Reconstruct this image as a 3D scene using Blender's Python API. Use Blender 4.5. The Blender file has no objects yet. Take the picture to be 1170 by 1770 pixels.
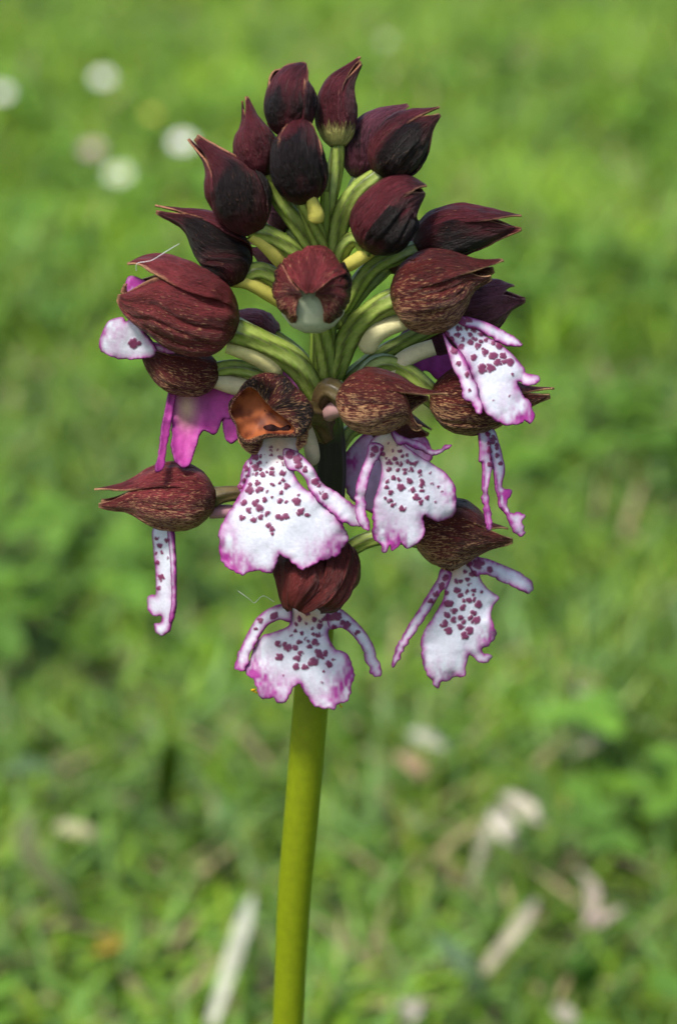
import bpy, math
import numpy as np
from mathutils import Vector, Matrix
from mathutils.geometry import delaunay_2d_cdt

R_ = math.radians
scene = bpy.context.scene
col = scene.collection
rng = np.random.default_rng(7)

# ------------------------------------------------------------------ camera, sky, sun, exposure
TILT = R_(19.0)          # camera looks down by this much
CAMH = 0.33              # camera height above the meadow (m)
D = 0.28                 # distance to the flower spike (m)
PX = 0.00007             # size of one photo pixel at that distance (m)
CAM = np.array([0.0, 0.0, CAMH])
RV = np.array([1.0, 0.0, 0.0])
FV = np.array([0.0, math.cos(TILT), -math.sin(TILT)])
UV_ = np.array([0.0, math.sin(TILT), math.cos(TILT)])

cd = bpy.data.cameras.new('camera')
cam = bpy.data.objects.new('camera', cd)
col.objects.link(cam)
cam.location = CAM
cam.rotation_euler = (R_(90) - TILT, 0, 0)
cd.sensor_fit = 'VERTICAL'
cd.sensor_height = 24.0
cd.lens = 24.0 * D / (1770 * PX)
cd.clip_start = 0.02
cd.clip_end = 800
cd.dof.use_dof = True
cd.dof.focus_distance = D - 0.004
cd.dof.aperture_fstop = cd.lens / 4.4
cd.dof.aperture_blades = 0
scene.camera = cam

SUN_EL, SUN_AZ = 60.0, 222.0      # azimuth clockwise from +Y: behind the camera, to its left
world = bpy.data.worlds.new('World')
scene.world = world
world.use_nodes = True
wn = world.node_tree.nodes
sky = wn.new('ShaderNodeTexSky')
sky.sky_type = 'NISHITA'
sky.sun_disc = False
sky.sun_elevation = R_(SUN_EL)
sky.sun_rotation = R_(SUN_AZ)
sky.air_density = 1.0
sky.dust_density = 3.0
sky.ozone_density = 1.0
bg = wn['Background']
world.node_tree.links.new(sky.outputs[0], bg.inputs[0])
bg.inputs[1].default_value = 0.12

sd = bpy.data.lights.new('sun', 'SUN')
sun = bpy.data.objects.new('sun', sd)
col.objects.link(sun)
sd.energy = 2.6
sd.angle = R_(10)
sd.color = (1.0, 0.96, 0.9)
ea, eh = R_(SUN_AZ), R_(SUN_EL)
sdir = Vector((math.sin(ea) * math.cos(eh), math.cos(ea) * math.cos(eh), math.sin(eh)))
sun.rotation_euler = sdir.to_track_quat('Z', 'Y').to_euler()
sun.location = sdir * 5

vs = scene.view_settings
vs.view_transform = 'Standard'
vs.look = 'None'
vs.gamma = 1.0
vs.use_curve_mapping = False
vs.exposure = 1.0
scene.render.engine = 'CYCLES'
scene.cycles.max_bounces = 8
scene.cycles.transparent_max_bounces = 8

# ------------------------------------------------------------------ helpers
K_STEM = math.tan(TILT)


def P(p):
    """photo pixel + depth behind the (upright) stem axis, in pixel units -> point in the world"""
    x, y = p[0], p[1]
    z = p[2] if len(p) > 2 else 0.0
    zc = D + ((y - 700) * K_STEM + z) * PX
    k = zc / D
    return CAM + FV * zc + RV * ((x - 585) * PX * k) + UV_ * ((885 - y) * PX * k)


def frame_at(a):
    """rigid frame at an anchor: offsets in pixel units (right, down, away) -> metres"""
    w = P(a)
    z = a[2] if len(a) > 2 else 0.0
    k = (D + ((a[1] - 700) * K_STEM + z) * PX) / D
    return w, np.stack([RV, -UV_, FV]) * PX * k


def hash01(ix, iy, iz, seed=0):
    n = (ix.astype(np.int64) * 374761393 + iy.astype(np.int64) * 668265263 + iz.astype(np.int64) * 2147483647 + seed * 974634721) & 0xffffffff
    n = ((n ^ (n >> 13)) * 1274126177) & 0xffffffff
    n = (n ^ (n >> 16)) & 0xffffffff
    return n / 4294967295.0


def vnoise(x, y, z=0.0, seed=0):
    x, y, z = np.broadcast_arrays(np.asarray(x, float), np.asarray(y, float), np.asarray(z, float))
    xi, yi, zi = np.floor(x), np.floor(y), np.floor(z)
    fx, fy, fz = x - xi, y - yi, z - zi
    fx, fy, fz = [f * f * (3 - 2 * f) for f in (fx, fy, fz)]
    out = 0
    for a in (0, 1):
        for b in (0, 1):
            for c in (0, 1):
                w = (fx if a else 1 - fx) * (fy if b else 1 - fy) * (fz if c else 1 - fz)
                out = out + w * hash01(xi + a, yi + b, zi + c, seed)
    return out * 2 - 1


def sstep(a, b, x):
    t = np.clip((x - a) / (b - a), 0, 1)
    return t * t * (3 - 2 * t)


def catmull(pts, n):
    pts = np.asarray(pts, float)
    if len(pts) == 2:
        t = np.linspace(0, 1, n)[:, None]
        return pts[0] * (1 - t) + pts[1] * t
    e = np.vstack([2 * pts[0] - pts[1], pts, 2 * pts[-1] - pts[-2]])
    seg = len(pts) - 1
    # even spacing by chord length
    cl = np.r_[0, np.cumsum(np.linalg.norm(np.diff(pts[:, :3], axis=0), axis=1))]
    s = np.linspace(0, cl[-1], n)
    out = []
    for v in s:
        i = min(max(np.searchsorted(cl, v, 'right') - 1, 0), seg - 1)
        t = (v - cl[i]) / max(cl[i + 1] - cl[i], 1e-9)
        p0, p1, p2, p3 = e[i], e[i + 1], e[i + 2], e[i + 3]
        out.append(0.5 * ((2 * p1) + (-p0 + p2) * t + (2 * p0 - 5 * p1 + 4 * p2 - p3) * t * t + (-p0 + 3 * p1 - 3 * p2 + p3) * t ** 3))
    return np.array(out)


def closed_smooth(pts, step):
    pts = np.asarray(pts, float)
    n = len(pts)
    out = []
    for i in range(n):
        p0, p1, p2, p3 = pts[i - 1], pts[i], pts[(i + 1) % n], pts[(i + 2) % n]
        m = max(1, int(round(np.linalg.norm(p2 - p1) / step)))
        for j in range(m):
            t = j / m
            out.append(0.5 * ((2 * p1) + (-p0 + p2) * t + (2 * p0 - 5 * p1 + 4 * p2 - p3) * t * t + (-p0 + 3 * p1 - 3 * p2 + p3) * t ** 3))
    return np.array(out)


def dist_to_outline(p, o):
    a = o
    b = np.roll(o, -1, 0)
    ab = b - a
    best = np.full(len(p), 1e9)
    for i in range(0, len(p), 1500):
        q = p[i:i + 1500]
        ap = q[:, None] - a[None]
        t = np.clip((ap * ab[None]).sum(2) / np.maximum((ab * ab).sum(1), 1e-9), 0, 1)
        dd = ap - t[..., None] * ab[None]
        best[i:i + 1500] = np.sqrt((dd * dd).sum(2).min(1))
    return best


def inside(p, o):
    x, y = p[:, 0], p[:, 1]
    r = np.zeros(len(p), bool)
    n = len(o)
    for i in range(n):
        x1, y1 = o[i]
        x2, y2 = o[(i + 1) % n]
        c = ((y1 > y) != (y2 > y))
        with np.errstate(divide='ignore', invalid='ignore'):
            c &= x < (x2 - x1) * (y - y1) / (y2 - y1 + 1e-12) + x1
        r ^= c
    return r


def make_mesh(name, verts, faces, mat, parent=None, loc=(0, 0, 0), colors=None, uvs=None, smooth=True, attrname='Col'):
    me = bpy.data.meshes.new(name)
    me.from_pydata([tuple(v) for v in verts], [], [tuple(f) for f in faces])
    if colors is not None:
        c = np.asarray(colors, np.float32)
        if c.shape[1] == 3:
            c = np.hstack([c, np.ones((len(c), 1), np.float32)])
        at = me.color_attributes.new(attrname, 'FLOAT_COLOR', 'POINT')
        at.data.foreach_set('color', c.ravel())
    if uvs is not None:
        ul = me.uv_layers.new(name='UVMap')
        li = np.empty(len(me.loops), np.int32)
        me.loops.foreach_get('vertex_index', li)
        ul.data.foreach_set('uv', np.asarray(uvs, np.float32)[li].ravel())
    if smooth:
        me.polygons.foreach_set('use_smooth', np.ones(len(me.polygons), bool))
    me.materials.append(mat)
    me.update()
    o = bpy.data.objects.new(name, me)
    col.objects.link(o)
    o.location = loc
    if parent is not None:
        o.parent = parent
    return o


def tag(o, label=None, cat=None, group=None, kind=None):
    if label: o['label'] = label
    if cat: o['category'] = cat
    if group: o['group'] = group
    if kind: o['kind'] = kind
    return o


def solid(o, t, offset=-1.0):
    m = o.modifiers.new('thickness', 'SOLIDIFY')
    m.thickness = t
    m.offset = offset
    m.use_even_offset = False
    return o


def grid_faces(nu, nv, wrap=False):
    f = []
    for i in range(nu - 1):
        for j in range(nv if wrap else nv - 1):
            a = i * nv + j
            b = i * nv + (j + 1) % nv
            f.append((a, b, b + nv, a + nv))
    return f


# ------------------------------------------------------------------ materials
def nodes_of(name):
    m = bpy.data.materials.new(name)
    m.use_nodes = True
    nt = m.node_tree
    return m, nt, nt.nodes['Principled BSDF'], nt.nodes['Material Output']


def N(nt, t, **kw):
    n = nt.nodes.new(t)
    for k, v in kw.items():
        setattr(n, k, v)
    return n


def mixrgb(nt, fac, a, b, mode='MIX'):
    n = N(nt, 'ShaderNodeMix', data_type='RGBA', blend_type=mode)
    for sock, v in ((n.inputs[0], fac), (n.inputs[6], a), (n.inputs[7], b)):
        if hasattr(v, 'is_linked') or isinstance(v, bpy.types.NodeSocket):
            nt.links.new(v, sock)
        elif isinstance(v, (tuple, list)):
            sock.default_value = (*v, 1)
        else:
            sock.default_value = v
    return n.outputs[2]


def math_(nt, op, a, b=None, c=None):
    n = N(nt, 'ShaderNodeMath', operation=op)
    for s, v in zip(n.inputs, (a, b, c)):
        if v is None: continue
        if isinstance(v, bpy.types.NodeSocket): nt.links.new(v, s)
        else: s.default_value = v
    return n.outputs[0]


def maprange(nt, v, a, b, c=0.0, d=1.0):
    n = N(nt, 'ShaderNodeMapRange', clamp=True)
    nt.links.new(v, n.inputs[0])
    for i, x in enumerate((a, b, c, d)):
        n.inputs[i + 1].default_value = x
    return n.outputs[0]


def noise_uv(nt, sx, sy, scale, detail=4, rough=0.6):
    tc = N(nt, 'ShaderNodeTexCoord')
    oi = N(nt, 'ShaderNodeObjectInfo')
    mp = N(nt, 'ShaderNodeMapping')
    nt.links.new(tc.outputs['UV'], mp.inputs[0])
    mp.inputs[3].default_value = (sx, sy, 1)
    off = N(nt, 'ShaderNodeCombineXYZ')
    k = math_(nt, 'MULTIPLY', oi.outputs['Random'], 57.0)
    for i in range(3): nt.links.new(k, off.inputs[i])
    nt.links.new(off.outputs[0], mp.inputs[1])
    nz = N(nt, 'ShaderNodeTexNoise')
    nz.inputs['Scale'].default_value = scale
    nz.inputs['Detail'].default_value = detail
    nz.inputs['Roughness'].default_value = rough
    nt.links.new(mp.outputs[0], nz.inputs['Vector'])
    return nz.outputs[0]


def bump(nt, bsdf, h, strength, dist):
    b = N(nt, 'ShaderNodeBump')
    b.inputs['Strength'].default_value = strength
    b.inputs['Distance'].default_value = dist
    nt.links.new(h, b.inputs['Height'])
    nt.links.new(b.outputs[0], bsdf.inputs['Normal'])


def add_translucent(nt, bsdf, out, colsock, fac):
    tr = N(nt, 'ShaderNodeBsdfTranslucent')
    nt.links.new(colsock, tr.inputs[0])
    mx = N(nt, 'ShaderNodeMixShader')
    mx.inputs[0].default_value = fac
    nt.links.new(bsdf.outputs[0], mx.inputs[1])
    nt.links.new(tr.outputs[0], mx.inputs[2])
    nt.links.new(mx.outputs[0], out.inputs[0])


# sepals: dark wine brown with tan streaks; colour attribute = (edge, mottle, dark, pale base), UV in mm
def sepal_material(name, wine_a, wine_b, tan):
    m, nt, bs, out = nodes_of(name)
    ca = N(nt, 'ShaderNodeVertexColor', layer_name='Col')
    sep = N(nt, 'ShaderNodeSeparateColor')
    nt.links.new(ca.outputs[0], sep.inputs[0])
    edge, mot, dark, pale = sep.outputs[0], sep.outputs[1], sep.outputs[2], ca.outputs[1]
    big = noise_uv(nt, 0.4, 0.6, 0.8, 4)
    streak = noise_uv(nt, 0.6, 2.9, 1.8, 5, 0.65)
    fine = noise_uv(nt, 0.95, 3.4, 2.6, 3, 0.6)
    base = mixrgb(nt, maprange(nt, big, 0.35, 0.65), wine_a, wine_b)
    # dark blotches: wine-black pigment, with shade on the buds painted in as well
    dk = math_(nt, 'ADD', math_(nt, 'MULTIPLY', dark, 1.3), math_(nt, 'SUBTRACT', big, 0.62))
    dk = maprange(nt, math_(nt, 'ADD', dk, math_(nt, 'MULTIPLY', math_(nt, 'SUBTRACT', streak, 0.5), 0.6)), 0.18, 0.6)
    base = mixrgb(nt, dk, base, (0.0035, 0.0010, 0.0012))
    # fine dark veins
    base = mixrgb(nt, maprange(nt, fine, 0.36, 0.50, 0.55, 0.0), base, (0.018, 0.004, 0.004))
    # tan flecks and streaks, most on the underside
    th = math_(nt, 'SUBTRACT', 0.664, math_(nt, 'MULTIPLY', mot, 0.20))
    tf = math_(nt, 'SUBTRACT', math_(nt, 'ADD', math_(nt, 'MULTIPLY', streak, 0.55), math_(nt, 'MULTIPLY', fine, 0.45)), th)
    tf = maprange(nt, tf, 0.0, 0.06, 0.0, 0.85)
    tf = math_(nt, 'MULTIPLY', tf, math_(nt, 'SUBTRACT', 1.0, math_(nt, 'MULTIPLY', dk, 0.6)))
    base = mixrgb(nt, tf, base, tan)
    # pale base of young buds
    pf = maprange(nt, math_(nt, 'ADD', pale, math_(nt, 'MULTIPLY', math_(nt, 'SUBTRACT', streak, 0.5), 0.9)), 0.35, 0.65)
    base = mixrgb(nt, pf, base, (0.42, 0.40, 0.12))
    # pale dry margins
    ef = math_(nt, 'MULTIPLY', maprange(nt, math_(nt, 'ADD', edge, math_(nt, 'MULTIPLY', math_(nt, 'SUBTRACT', fine, 0.5), 0.9)), 0.45, 0.9), 0.75)
    base = mixrgb(nt, ef, base, tan)
    nt.links.new(base, bs.inputs['Base Color'])
    bs.inputs['Roughness'].default_value = 0.42
    bs.inputs['Specular IOR Level'].default_value = 0.22
    hsum = math_(nt, 'ADD', math_(nt, 'MULTIPLY', streak, 1.0), math_(nt, 'MULTIPLY', fine, 0.6))
    bump(nt, bs, hsum, 1.0, 0.0005)
    add_translucent(nt, bs, out, base, 0.08)
    return m


M_SEPAL = sepal_material('sepal_brown', (0.055, 0.0085, 0.0075), (0.125, 0.019, 0.016), (0.46, 0.26, 0.125))
M_RED = sepal_material('sepal_red', (0.085, 0.011, 0.011), (0.20, 0.030, 0.034), (0.46, 0.25, 0.13))
M_BUD = sepal_material('bud_wine', (0.046, 0.0065, 0.009), (0.110, 0.016, 0.023), (0.36, 0.17, 0.09))
M_BACK = sepal_material('bud_purple', (0.085, 0.022, 0.036), (0.14, 0.042, 0.062), (0.22, 0.10, 0.08))

M_FAR = sepal_material('bud_far_side', (0.15, 0.045, 0.065), (0.24, 0.085, 0.115), (0.25, 0.12, 0.10))


def attr_material(name, rough, spec, trans, bump_scale=None, bump_d=0.0001, jitter=0.25):
    m, nt, bs, out = nodes_of(name)
    ca = N(nt, 'ShaderNodeVertexColor', layer_name='Col')
    tc = N(nt, 'ShaderNodeTexCoord')
    c = ca.outputs[0]
    if bump_scale:
        nz = N(nt, 'ShaderNodeTexNoise')
        nz.inputs['Scale'].default_value = bump_scale
        nz.inputs['Detail'].default_value = 4
        nt.links.new(tc.outputs['Object'], nz.inputs['Vector'])
        v = maprange(nt, nz.outputs[0], 0.3, 0.7, 1 - jitter, 1 + jitter * 0.4)
        hs = N(nt, 'ShaderNodeHueSaturation')
        nt.links.new(c, hs.inputs['Color'])
        nt.links.new(v, hs.inputs['Value'])
        c = hs.outputs[0]
        bump(nt, bs, nz.outputs[0], 0.5, bump_d)
    nt.links.new(c, bs.inputs['Base Color'])
    bs.inputs['Roughness'].default_value = rough
    bs.inputs['Specular IOR Level'].default_value = spec
    if trans:
        add_translucent(nt, bs, out, c, trans)
    return m


M_LIP = attr_material('lip_petal', 0.55, 0.3, 0.16, 2600, 0.00010, 0.10)
M_STEM = attr_material('stem_green', 0.42, 0.35, 0.0, 900, 0.00005, 0.12)
M_OVARY = attr_material('ovary_green', 0.40, 0.4, 0.08, 1500, 0.00008, 0.2)
M_SPUR = attr_material('spur_cream', 0.55, 0.2, 0.25, 1500, 0.00005, 0.12)
M_GRASS = attr_material('grass_blades', 0.48, 0.28, 0.36)
M_LEAF = attr_material('broad_leaves', 0.6, 0.2, 0.25, 300, 0.0003, 0.3)
M_DRY = attr_material('dry_blades', 0.6, 0.25, 0.1, 400, 0.0003, 0.3)
M_DAISY = attr_material('daisy_florets', 0.6, 0.2, 0.15)
M_POLLEN = attr_material('pollen', 0.8, 0.1, 0.0, 3000, 0.0001, 0.2)
M_SILK = attr_material('silk', 0.3, 0.5, 0.3)

# ground: soil, moss and short turf tones
mg, nt, bs, out = nodes_of('meadow_ground')
tc = N(nt, 'ShaderNodeTexCoord')
n1 = N(nt, 'ShaderNodeTexNoise'); n1.inputs['Scale'].default_value = 9; n1.inputs['Detail'].default_value = 6
n2 = N(nt, 'ShaderNodeTexNoise'); n2.inputs['Scale'].default_value = 120; n2.inputs['Detail'].default_value = 5
nt.links.new(tc.outputs['Object'], n1.inputs['Vector']); nt.links.new(tc.outputs['Object'], n2.inputs['Vector'])
g = mixrgb(nt, maprange(nt, n2.outputs[0], 0.35, 0.65), (0.028, 0.052, 0.008), (0.075, 0.125, 0.016))
g = mixrgb(nt, maprange(nt, n1.outputs[0], 0.55, 0.7, 0, 0.7), g, (0.10, 0.075, 0.04))
nt.links.new(g, bs.inputs['Base Color'])
bs.inputs['Roughness'].default_value = 0.9
bump(nt, bs, n2.outputs[0], 0.8, 0.01)
M_GROUND = mg

# ------------------------------------------------------------------ the meadow
def ground():
    # one sheet to the horizon; gently uneven close by
    r = np.r_[0, np.geomspace(0.15, 400, 46)]
    n = 64
    v = [(0, 0.6, 0)]
    for q in r[1:]:
        for j in range(n):
            a = 2 * math.pi * j / n
            x, y = q * math.cos(a), 0.6 + q * math.sin(a)
            z = float(vnoise(x * 2.2, y * 2.2, seed=3)) * 0.006 * min(1, q / 0.5) if q < 40 else 0.0
            v.append((x, y, z))
    f = [(0, 1 + j, 1 + (j + 1) % n) for j in range(n)]
    for i in range(len(r) - 2):
        for j in range(n):
            a = 1 + i * n + j
            b = 1 + i * n + (j + 1) % n
            f.append((a, a + n, b + n, b))
    o = make_mesh('ground', v, f, M_GROUND)
    tag(o, kind='structure')
    return o


ground()


def blades(n, y0, y1, power, lmin, lmax, wmin, wmax, seg, seed, straw=0.05, lean=(0.25, 1.1), tone=1.0, cool=0.30):
    """vertices, faces and colours of n grass blades rooted in the meadow between y0 and y1"""
    g = np.random.default_rng(seed)
    u = g.random(n)
    if power == 0:
        y = y0 + (y1 - y0) * u
    else:
        e = 1 - power
        y = (y0 ** e + (y1 ** e - y0 ** e) * u) ** (1 / e)
    half = 0.32 + 0.40 * y
    x = (g.random(n) * 2 - 1) * half
    # clumping
    x += 0.02 * vnoise(x * 14, y * 14, seed=11); y += 0.02 * vnoise(x * 14, y * 14, 7.3, seed=12)
    L = lmin + (lmax - lmin) * g.random(n) ** 1.4
    patch = vnoise(x * 5, y * 5, seed=21)
    patch2 = vnoise(x * 17, y * 17, seed=22)
    L *= 1 + 0.25 * patch
    W = wmin + (wmax - wmin) * g.random(n)
    az = g.random(n) * 2 * math.pi
    ln = lean[0] + (lean[1] - lean[0]) * g.random(n)
    curl = 0.2 + 1.1 * g.random(n)
    dirx, diry = np.cos(az), np.sin(az)
    tw = az + math.pi / 2 + g.normal(0, 0.5, n)
    sx, sy = np.cos(tw), np.sin(tw)
    t = np.linspace(0, 1, seg + 1)
    V = np.zeros((n, 2 * seg + 1, 3))
    px, py, pz = x.copy(), y.copy(), np.full(n, -0.004)
    prevt = 0
    for k, tk in enumerate(t):
        if k:
            a = ln + curl * (tk + prevt) / 2
            dl = L * (tk - prevt)
            px = px + dirx * np.sin(a) * dl
            py = py + diry * np.sin(a) * dl
            pz = np.maximum(pz + np.cos(a) * dl, 0.003)
            prevt = tk
        w = W * 0.5 * (1 - tk ** 2.2) * (0.75 + 0.25 * min(1, tk * 4))
        if k < seg:
            V[:, 2 * k] = np.stack([px - sx * w, py - sy * w, pz], 1)
            V[:, 2 * k + 1] = np.stack([px + sx * w, py + sy * w, pz], 1)
        else:
            V[:, 2 * seg] = np.stack([px, py, pz], 1)
    # colours
    a = np.array([0.120, 0.235, 0.008]); b = np.array([0.285, 0.450, 0.022]); c = np.array([0.185, 0.330, 0.080])
    r1 = np.clip(g.random(n) * 0.8 + 0.2 * patch2 + 0.15 * patch, 0, 1)[:, None]
    C = a * (1 - r1) + b * r1
    C = C * np.clip(1 + 0.30 * patch2 + 0.25 * vnoise(x * 40, y * 40, seed=23), 0.4, 1.7)[:, None]
    blue = (g.random(n) < cool)[:, None]
    C = np.where(blue, C * 0.35 + c * 0.65 * (0.7 + 0.8 * r1), C)
    yel = (g.random(n) < 0.10)[:, None]
    C = np.where(yel, C * 0.5 + np.array([0.36, 0.40, 0.03]) * 0.6, C)
    dry = vnoise(x * 3.1 + 4, y * 3.1, seed=31) + 0.35 * np.clip((x / (0.2 + 0.3 * y)), -1, 1)
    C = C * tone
    st = (g.random(n) < straw * (0.4 + 2.2 * np.clip(dry, 0, 1)))[:, None]
    sc = np.array([0.42, 0.34, 0.18]) * (0.5 + 0.8 * g.random((n, 1)))
    C = np.where(st, sc, C)
    CC = np.repeat(C[:, None], 2 * seg + 1, 1)
    fade = np.r_[np.repeat(t[:-1], 2), 1.0]
    # blade colour turns duller, slightly darker olive towards the base
    CC = CC * (1 - 0.25 * (1 - fade)[None, :, None]) + np.array([0.10, 0.10, 0.03]) * (0.25 * (1 - fade))[None, :, None]
    base = (np.arange(n) * (2 * seg + 1))[:, None]
    quads = []
    for k in range(seg - 1):
        quads.append(base + np.array([[2 * k, 2 * k + 1, 2 * k + 3, 2 * k + 2]]))
    Q = np.concatenate(quads, 0) if quads else np.zeros((0, 4), int)
    T = base + np.array([[2 * seg - 2, 2 * seg - 1, 2 * seg]])
    return V.reshape(-1, 3), Q, T, CC.reshape(-1, 3)


def big_mesh(name, packs, mat):
    Vs, Qs, Ts, Cs, off = [], [], [], [], 0
    for V, Q, T, C in packs:
        Vs.append(V); Qs.append(Q + off); Ts.append(T + off); Cs.append(C); off += len(V)
    V = np.concatenate(Vs); Q = np.concatenate(Qs); T = np.concatenate(Ts); C = np.concatenate(Cs)
    me = bpy.data.meshes.new(name)
    me.vertices.add(len(V)); me.vertices.foreach_set('co', V.astype(np.float32).ravel())
    nl = Q.size + T.size
    me.loops.add(nl)
    me.loops.foreach_set('vertex_index', np.r_[Q.ravel(), T.ravel()].astype(np.int32))
    me.polygons.add(len(Q) + len(T))
    st = np.r_[np.arange(len(Q)) * 4, Q.size + np.arange(len(T)) * 3].astype(np.int32)
    me.polygons.foreach_set('loop_start', st)
    me.polygons.foreach_set('use_smooth', np.ones(len(Q) + len(T), bool))
    at = me.color_attributes.new('Col', 'FLOAT_COLOR', 'POINT')
    at.data.foreach_set('color', np.hstack([C, np.ones((len(C), 1))]).astype(np.float32).ravel())
    me.materials.append(mat)
    me.update(calc_edges=True)
    me.validate()
    o = bpy.data.objects.new(name, me)
    col.objects.link(o)
    return o


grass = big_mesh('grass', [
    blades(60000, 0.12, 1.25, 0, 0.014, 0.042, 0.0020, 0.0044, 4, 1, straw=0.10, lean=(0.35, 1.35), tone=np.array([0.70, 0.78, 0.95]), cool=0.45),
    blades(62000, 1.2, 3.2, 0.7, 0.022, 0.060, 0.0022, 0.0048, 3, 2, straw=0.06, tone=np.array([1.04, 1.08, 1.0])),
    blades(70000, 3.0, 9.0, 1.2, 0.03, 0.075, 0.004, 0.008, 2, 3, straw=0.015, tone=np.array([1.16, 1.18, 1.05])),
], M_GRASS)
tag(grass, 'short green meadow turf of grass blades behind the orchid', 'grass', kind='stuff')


def clover(n, seed):
    g = np.random.default_rng(seed)
    y = 0.2 + 3.2 * g.random(n) ** 1.5
    x = (g.random(n) * 2 - 1) * (0.3 + 0.38 * y)
    keep = vnoise(x * 6, y * 6, seed=41) > -0.15
    x, y = x[keep], y[keep]; n = len(x)
    h = 0.008 + 0.022 * g.random(n)
    V = []; T = []; C = []
    r0 = 0.0045 + 0.0045 * g.random(n)
    tone = g.random(n)
    for l in range(3):
        a = g.random(n) * 0.5 + l * 2.094 + (x * 700) % 6.28
        tilt = g.normal(0.15, 0.35, n)
        cx, cy = x + np.cos(a) * r0, y + np.sin(a) * r0
        ring = []
        for k in range(7):
            ph = 2 * math.pi * k / 7
            lx, ly = math.cos(ph) * r0 * 1.0, math.sin(ph) * r0 * 0.8
            wx = cx + np.cos(a) * lx - np.sin(a) * ly
            wy = cy + np.sin(a) * lx + np.cos(a) * ly
            wz = h + np.sin(tilt) * (r0 + lx) + 0.25 * abs(math.sin(ph)) * r0
            ring.append(np.stack([wx, wy, wz], 1))
        cen = np.stack([cx, cy, h + np.sin(tilt) * r0], 1)
        V.append(np.stack([cen] + ring, 1))
        cc = np.array([0.085, 0.175, 0.014])[None] * (0.7 + 0.9 * tone)[:, None] + np.array([0.0, 0.01, 0.012]) * g.random((n, 1))
        C.append(np.repeat(cc[:, None], 8, 1))
    V = np.concatenate(V); C = np.concatenate(C)
    b = (np.arange(len(V)) * 8)[:, None]
    T = np.concatenate([b + np.array([[0, 1 + k, 1 + (k + 1) % 7]]) for k in range(7)])
    return V.reshape(-1, 3), np.zeros((0, 4), int), T, C.reshape(-1, 3)


cl = big_mesh('clover', [clover(9000, 5)], M_LEAF)
tag(cl, 'low dark green clover leaves scattered through the turf', 'clover', kind='stuff')


def ground_hit(px, py, h=0.0):
    d = FV * D + RV * ((px - 585) * PX) + UV_ * ((885 - py) * PX)
    t = (CAMH - h) / -d[2]
    return CAM + d * t


def ribbon(name, pts, width, color, label, cat, group, mat=M_DRY, fold=0.3, tip=0.35):
    """one leaf blade lying in the turf: pts = (px, py, height above ground in m)"""
    width = width * 0.78
    w = np.array([ground_hit(*p) for p in pts])
    c = catmull(w, 14)
    base = c[0].copy()
    c = c - base
    t = np.gradient(c, axis=0); t /= np.linalg.norm(t, axis=1)[:, None]
    up = np.array([0, -0.25, 1.0])
    side = np.cross(t, up); side /= np.linalg.norm(side, axis=1)[:, None]
    nrm = np.cross(side, t)
    s = np.linspace(0, 1, 14)
    ww = width * 0.5 * (0.6 + 0.4 * np.sin(np.clip(s * 2.2, 0, 1.57))) * (1 - (1 - tip) * sstep(0.55, 1.0, s))
    V = []; C = []
    for i in range(14):
        for q in (-1, -0.5, 0, 0.5, 1):
            V.append(c[i] + side[i] * ww[i] * q - nrm[i] * ww[i] * fold * (1 - abs(q)))
            k = 0.85 + 0.3 * float(vnoise(i * 0.5, q * 2, seed=int(abs(base[0] * 1e4)) % 97))
            C.append(np.array(color) * k * (0.85 + 0.15 * abs(q)))
    o = make_mesh(name, V, grid_faces(14, 5), mat, None, tuple(base), colors=C)
    solid(o, 0.0003, 0)
    tag(o, label, cat, group)
    return o


STRAW = (0.55, 0.50, 0.36)
ribbon('dry_grass_blade', [(365, 1775, 0.012), (395, 1680, 0.02), (420, 1600, 0.024), (437, 1545, 0.02)], 0.0062, (0.50, 0.52, 0.38),
       'long straight pale straw blade leaning beside the orchid stem', 'grass blade', 'dry grass blades')
ribbon('dry_grass_blade', [(872, 1370, 0.03), (895, 1385, 0.033), (925, 1408, 0.033), (950, 1425, 0.028)], 0.0085, STRAW,
       'upper bleached leaf of the forked straw tuft', 'grass blade', 'dry grass blades', tip=0.7)
ribbon('dry_grass_blade', [(855, 1400, 0.03), (868, 1420, 0.032), (880, 1445, 0.03), (888, 1468, 0.024)], 0.0085, (0.60, 0.55, 0.42),
       'brightest short white leaf hanging from the forked straw tuft', 'grass blade', 'dry grass blades', tip=0.7)
ribbon('dry_grass_blade', [(808, 1550, 0.008), (825, 1490, 0.02), (840, 1440, 0.028), (855, 1395, 0.03)], 0.0042, (0.36, 0.36, 0.24),
       'thin upright stalk carrying the forked straw tuft', 'grass blade', 'dry grass blades')
ribbon('dry_grass_blade', [(835, 1680, 0.01), (865, 1640, 0.015), (900, 1595, 0.02), (928, 1555, 0.02)], 0.0058, (0.40, 0.36, 0.25),
       'tan dead blade lying slantwise below the forked straw tuft', 'grass blade', 'dry grass blades')
ribbon('dry_grass_blade', [(985, 1610, 0.012), (1015, 1590, 0.018), (1025, 1540, 0.022), (1000, 1500, 0.02)], 0.0050, (0.36, 0.30, 0.23),
       'bent greyish dead blade curling over brown litter', 'grass blade', 'dry grass blades')
ribbon('dry_grass_blade', [(1000, 1620, 0.01), (1035, 1590, 0.018), (1075, 1570, 0.018)], 0.0050, (0.40, 0.32, 0.26),
       'short pinkish dead blade crossing the bent greyish one', 'grass blade', 'dry grass blades')
ribbon('dry_grass_blade', [(710, 1262, 0.02), (740, 1275, 0.024), (775, 1292, 0.02)], 0.0085, (0.50, 0.50, 0.36),
       'stubby pale green-white blade lying over a light brown one', 'grass blade', 'dry grass blades', tip=0.7)
ribbon('dry_grass_blade', [(690, 1300, 0.014), (715, 1318, 0.016), (735, 1345, 0.012)], 0.0085, (0.36, 0.25, 0.14),
       'short light brown dead blade under the stubby pale one', 'grass blade', 'dry grass blades', tip=0.7)
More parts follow.
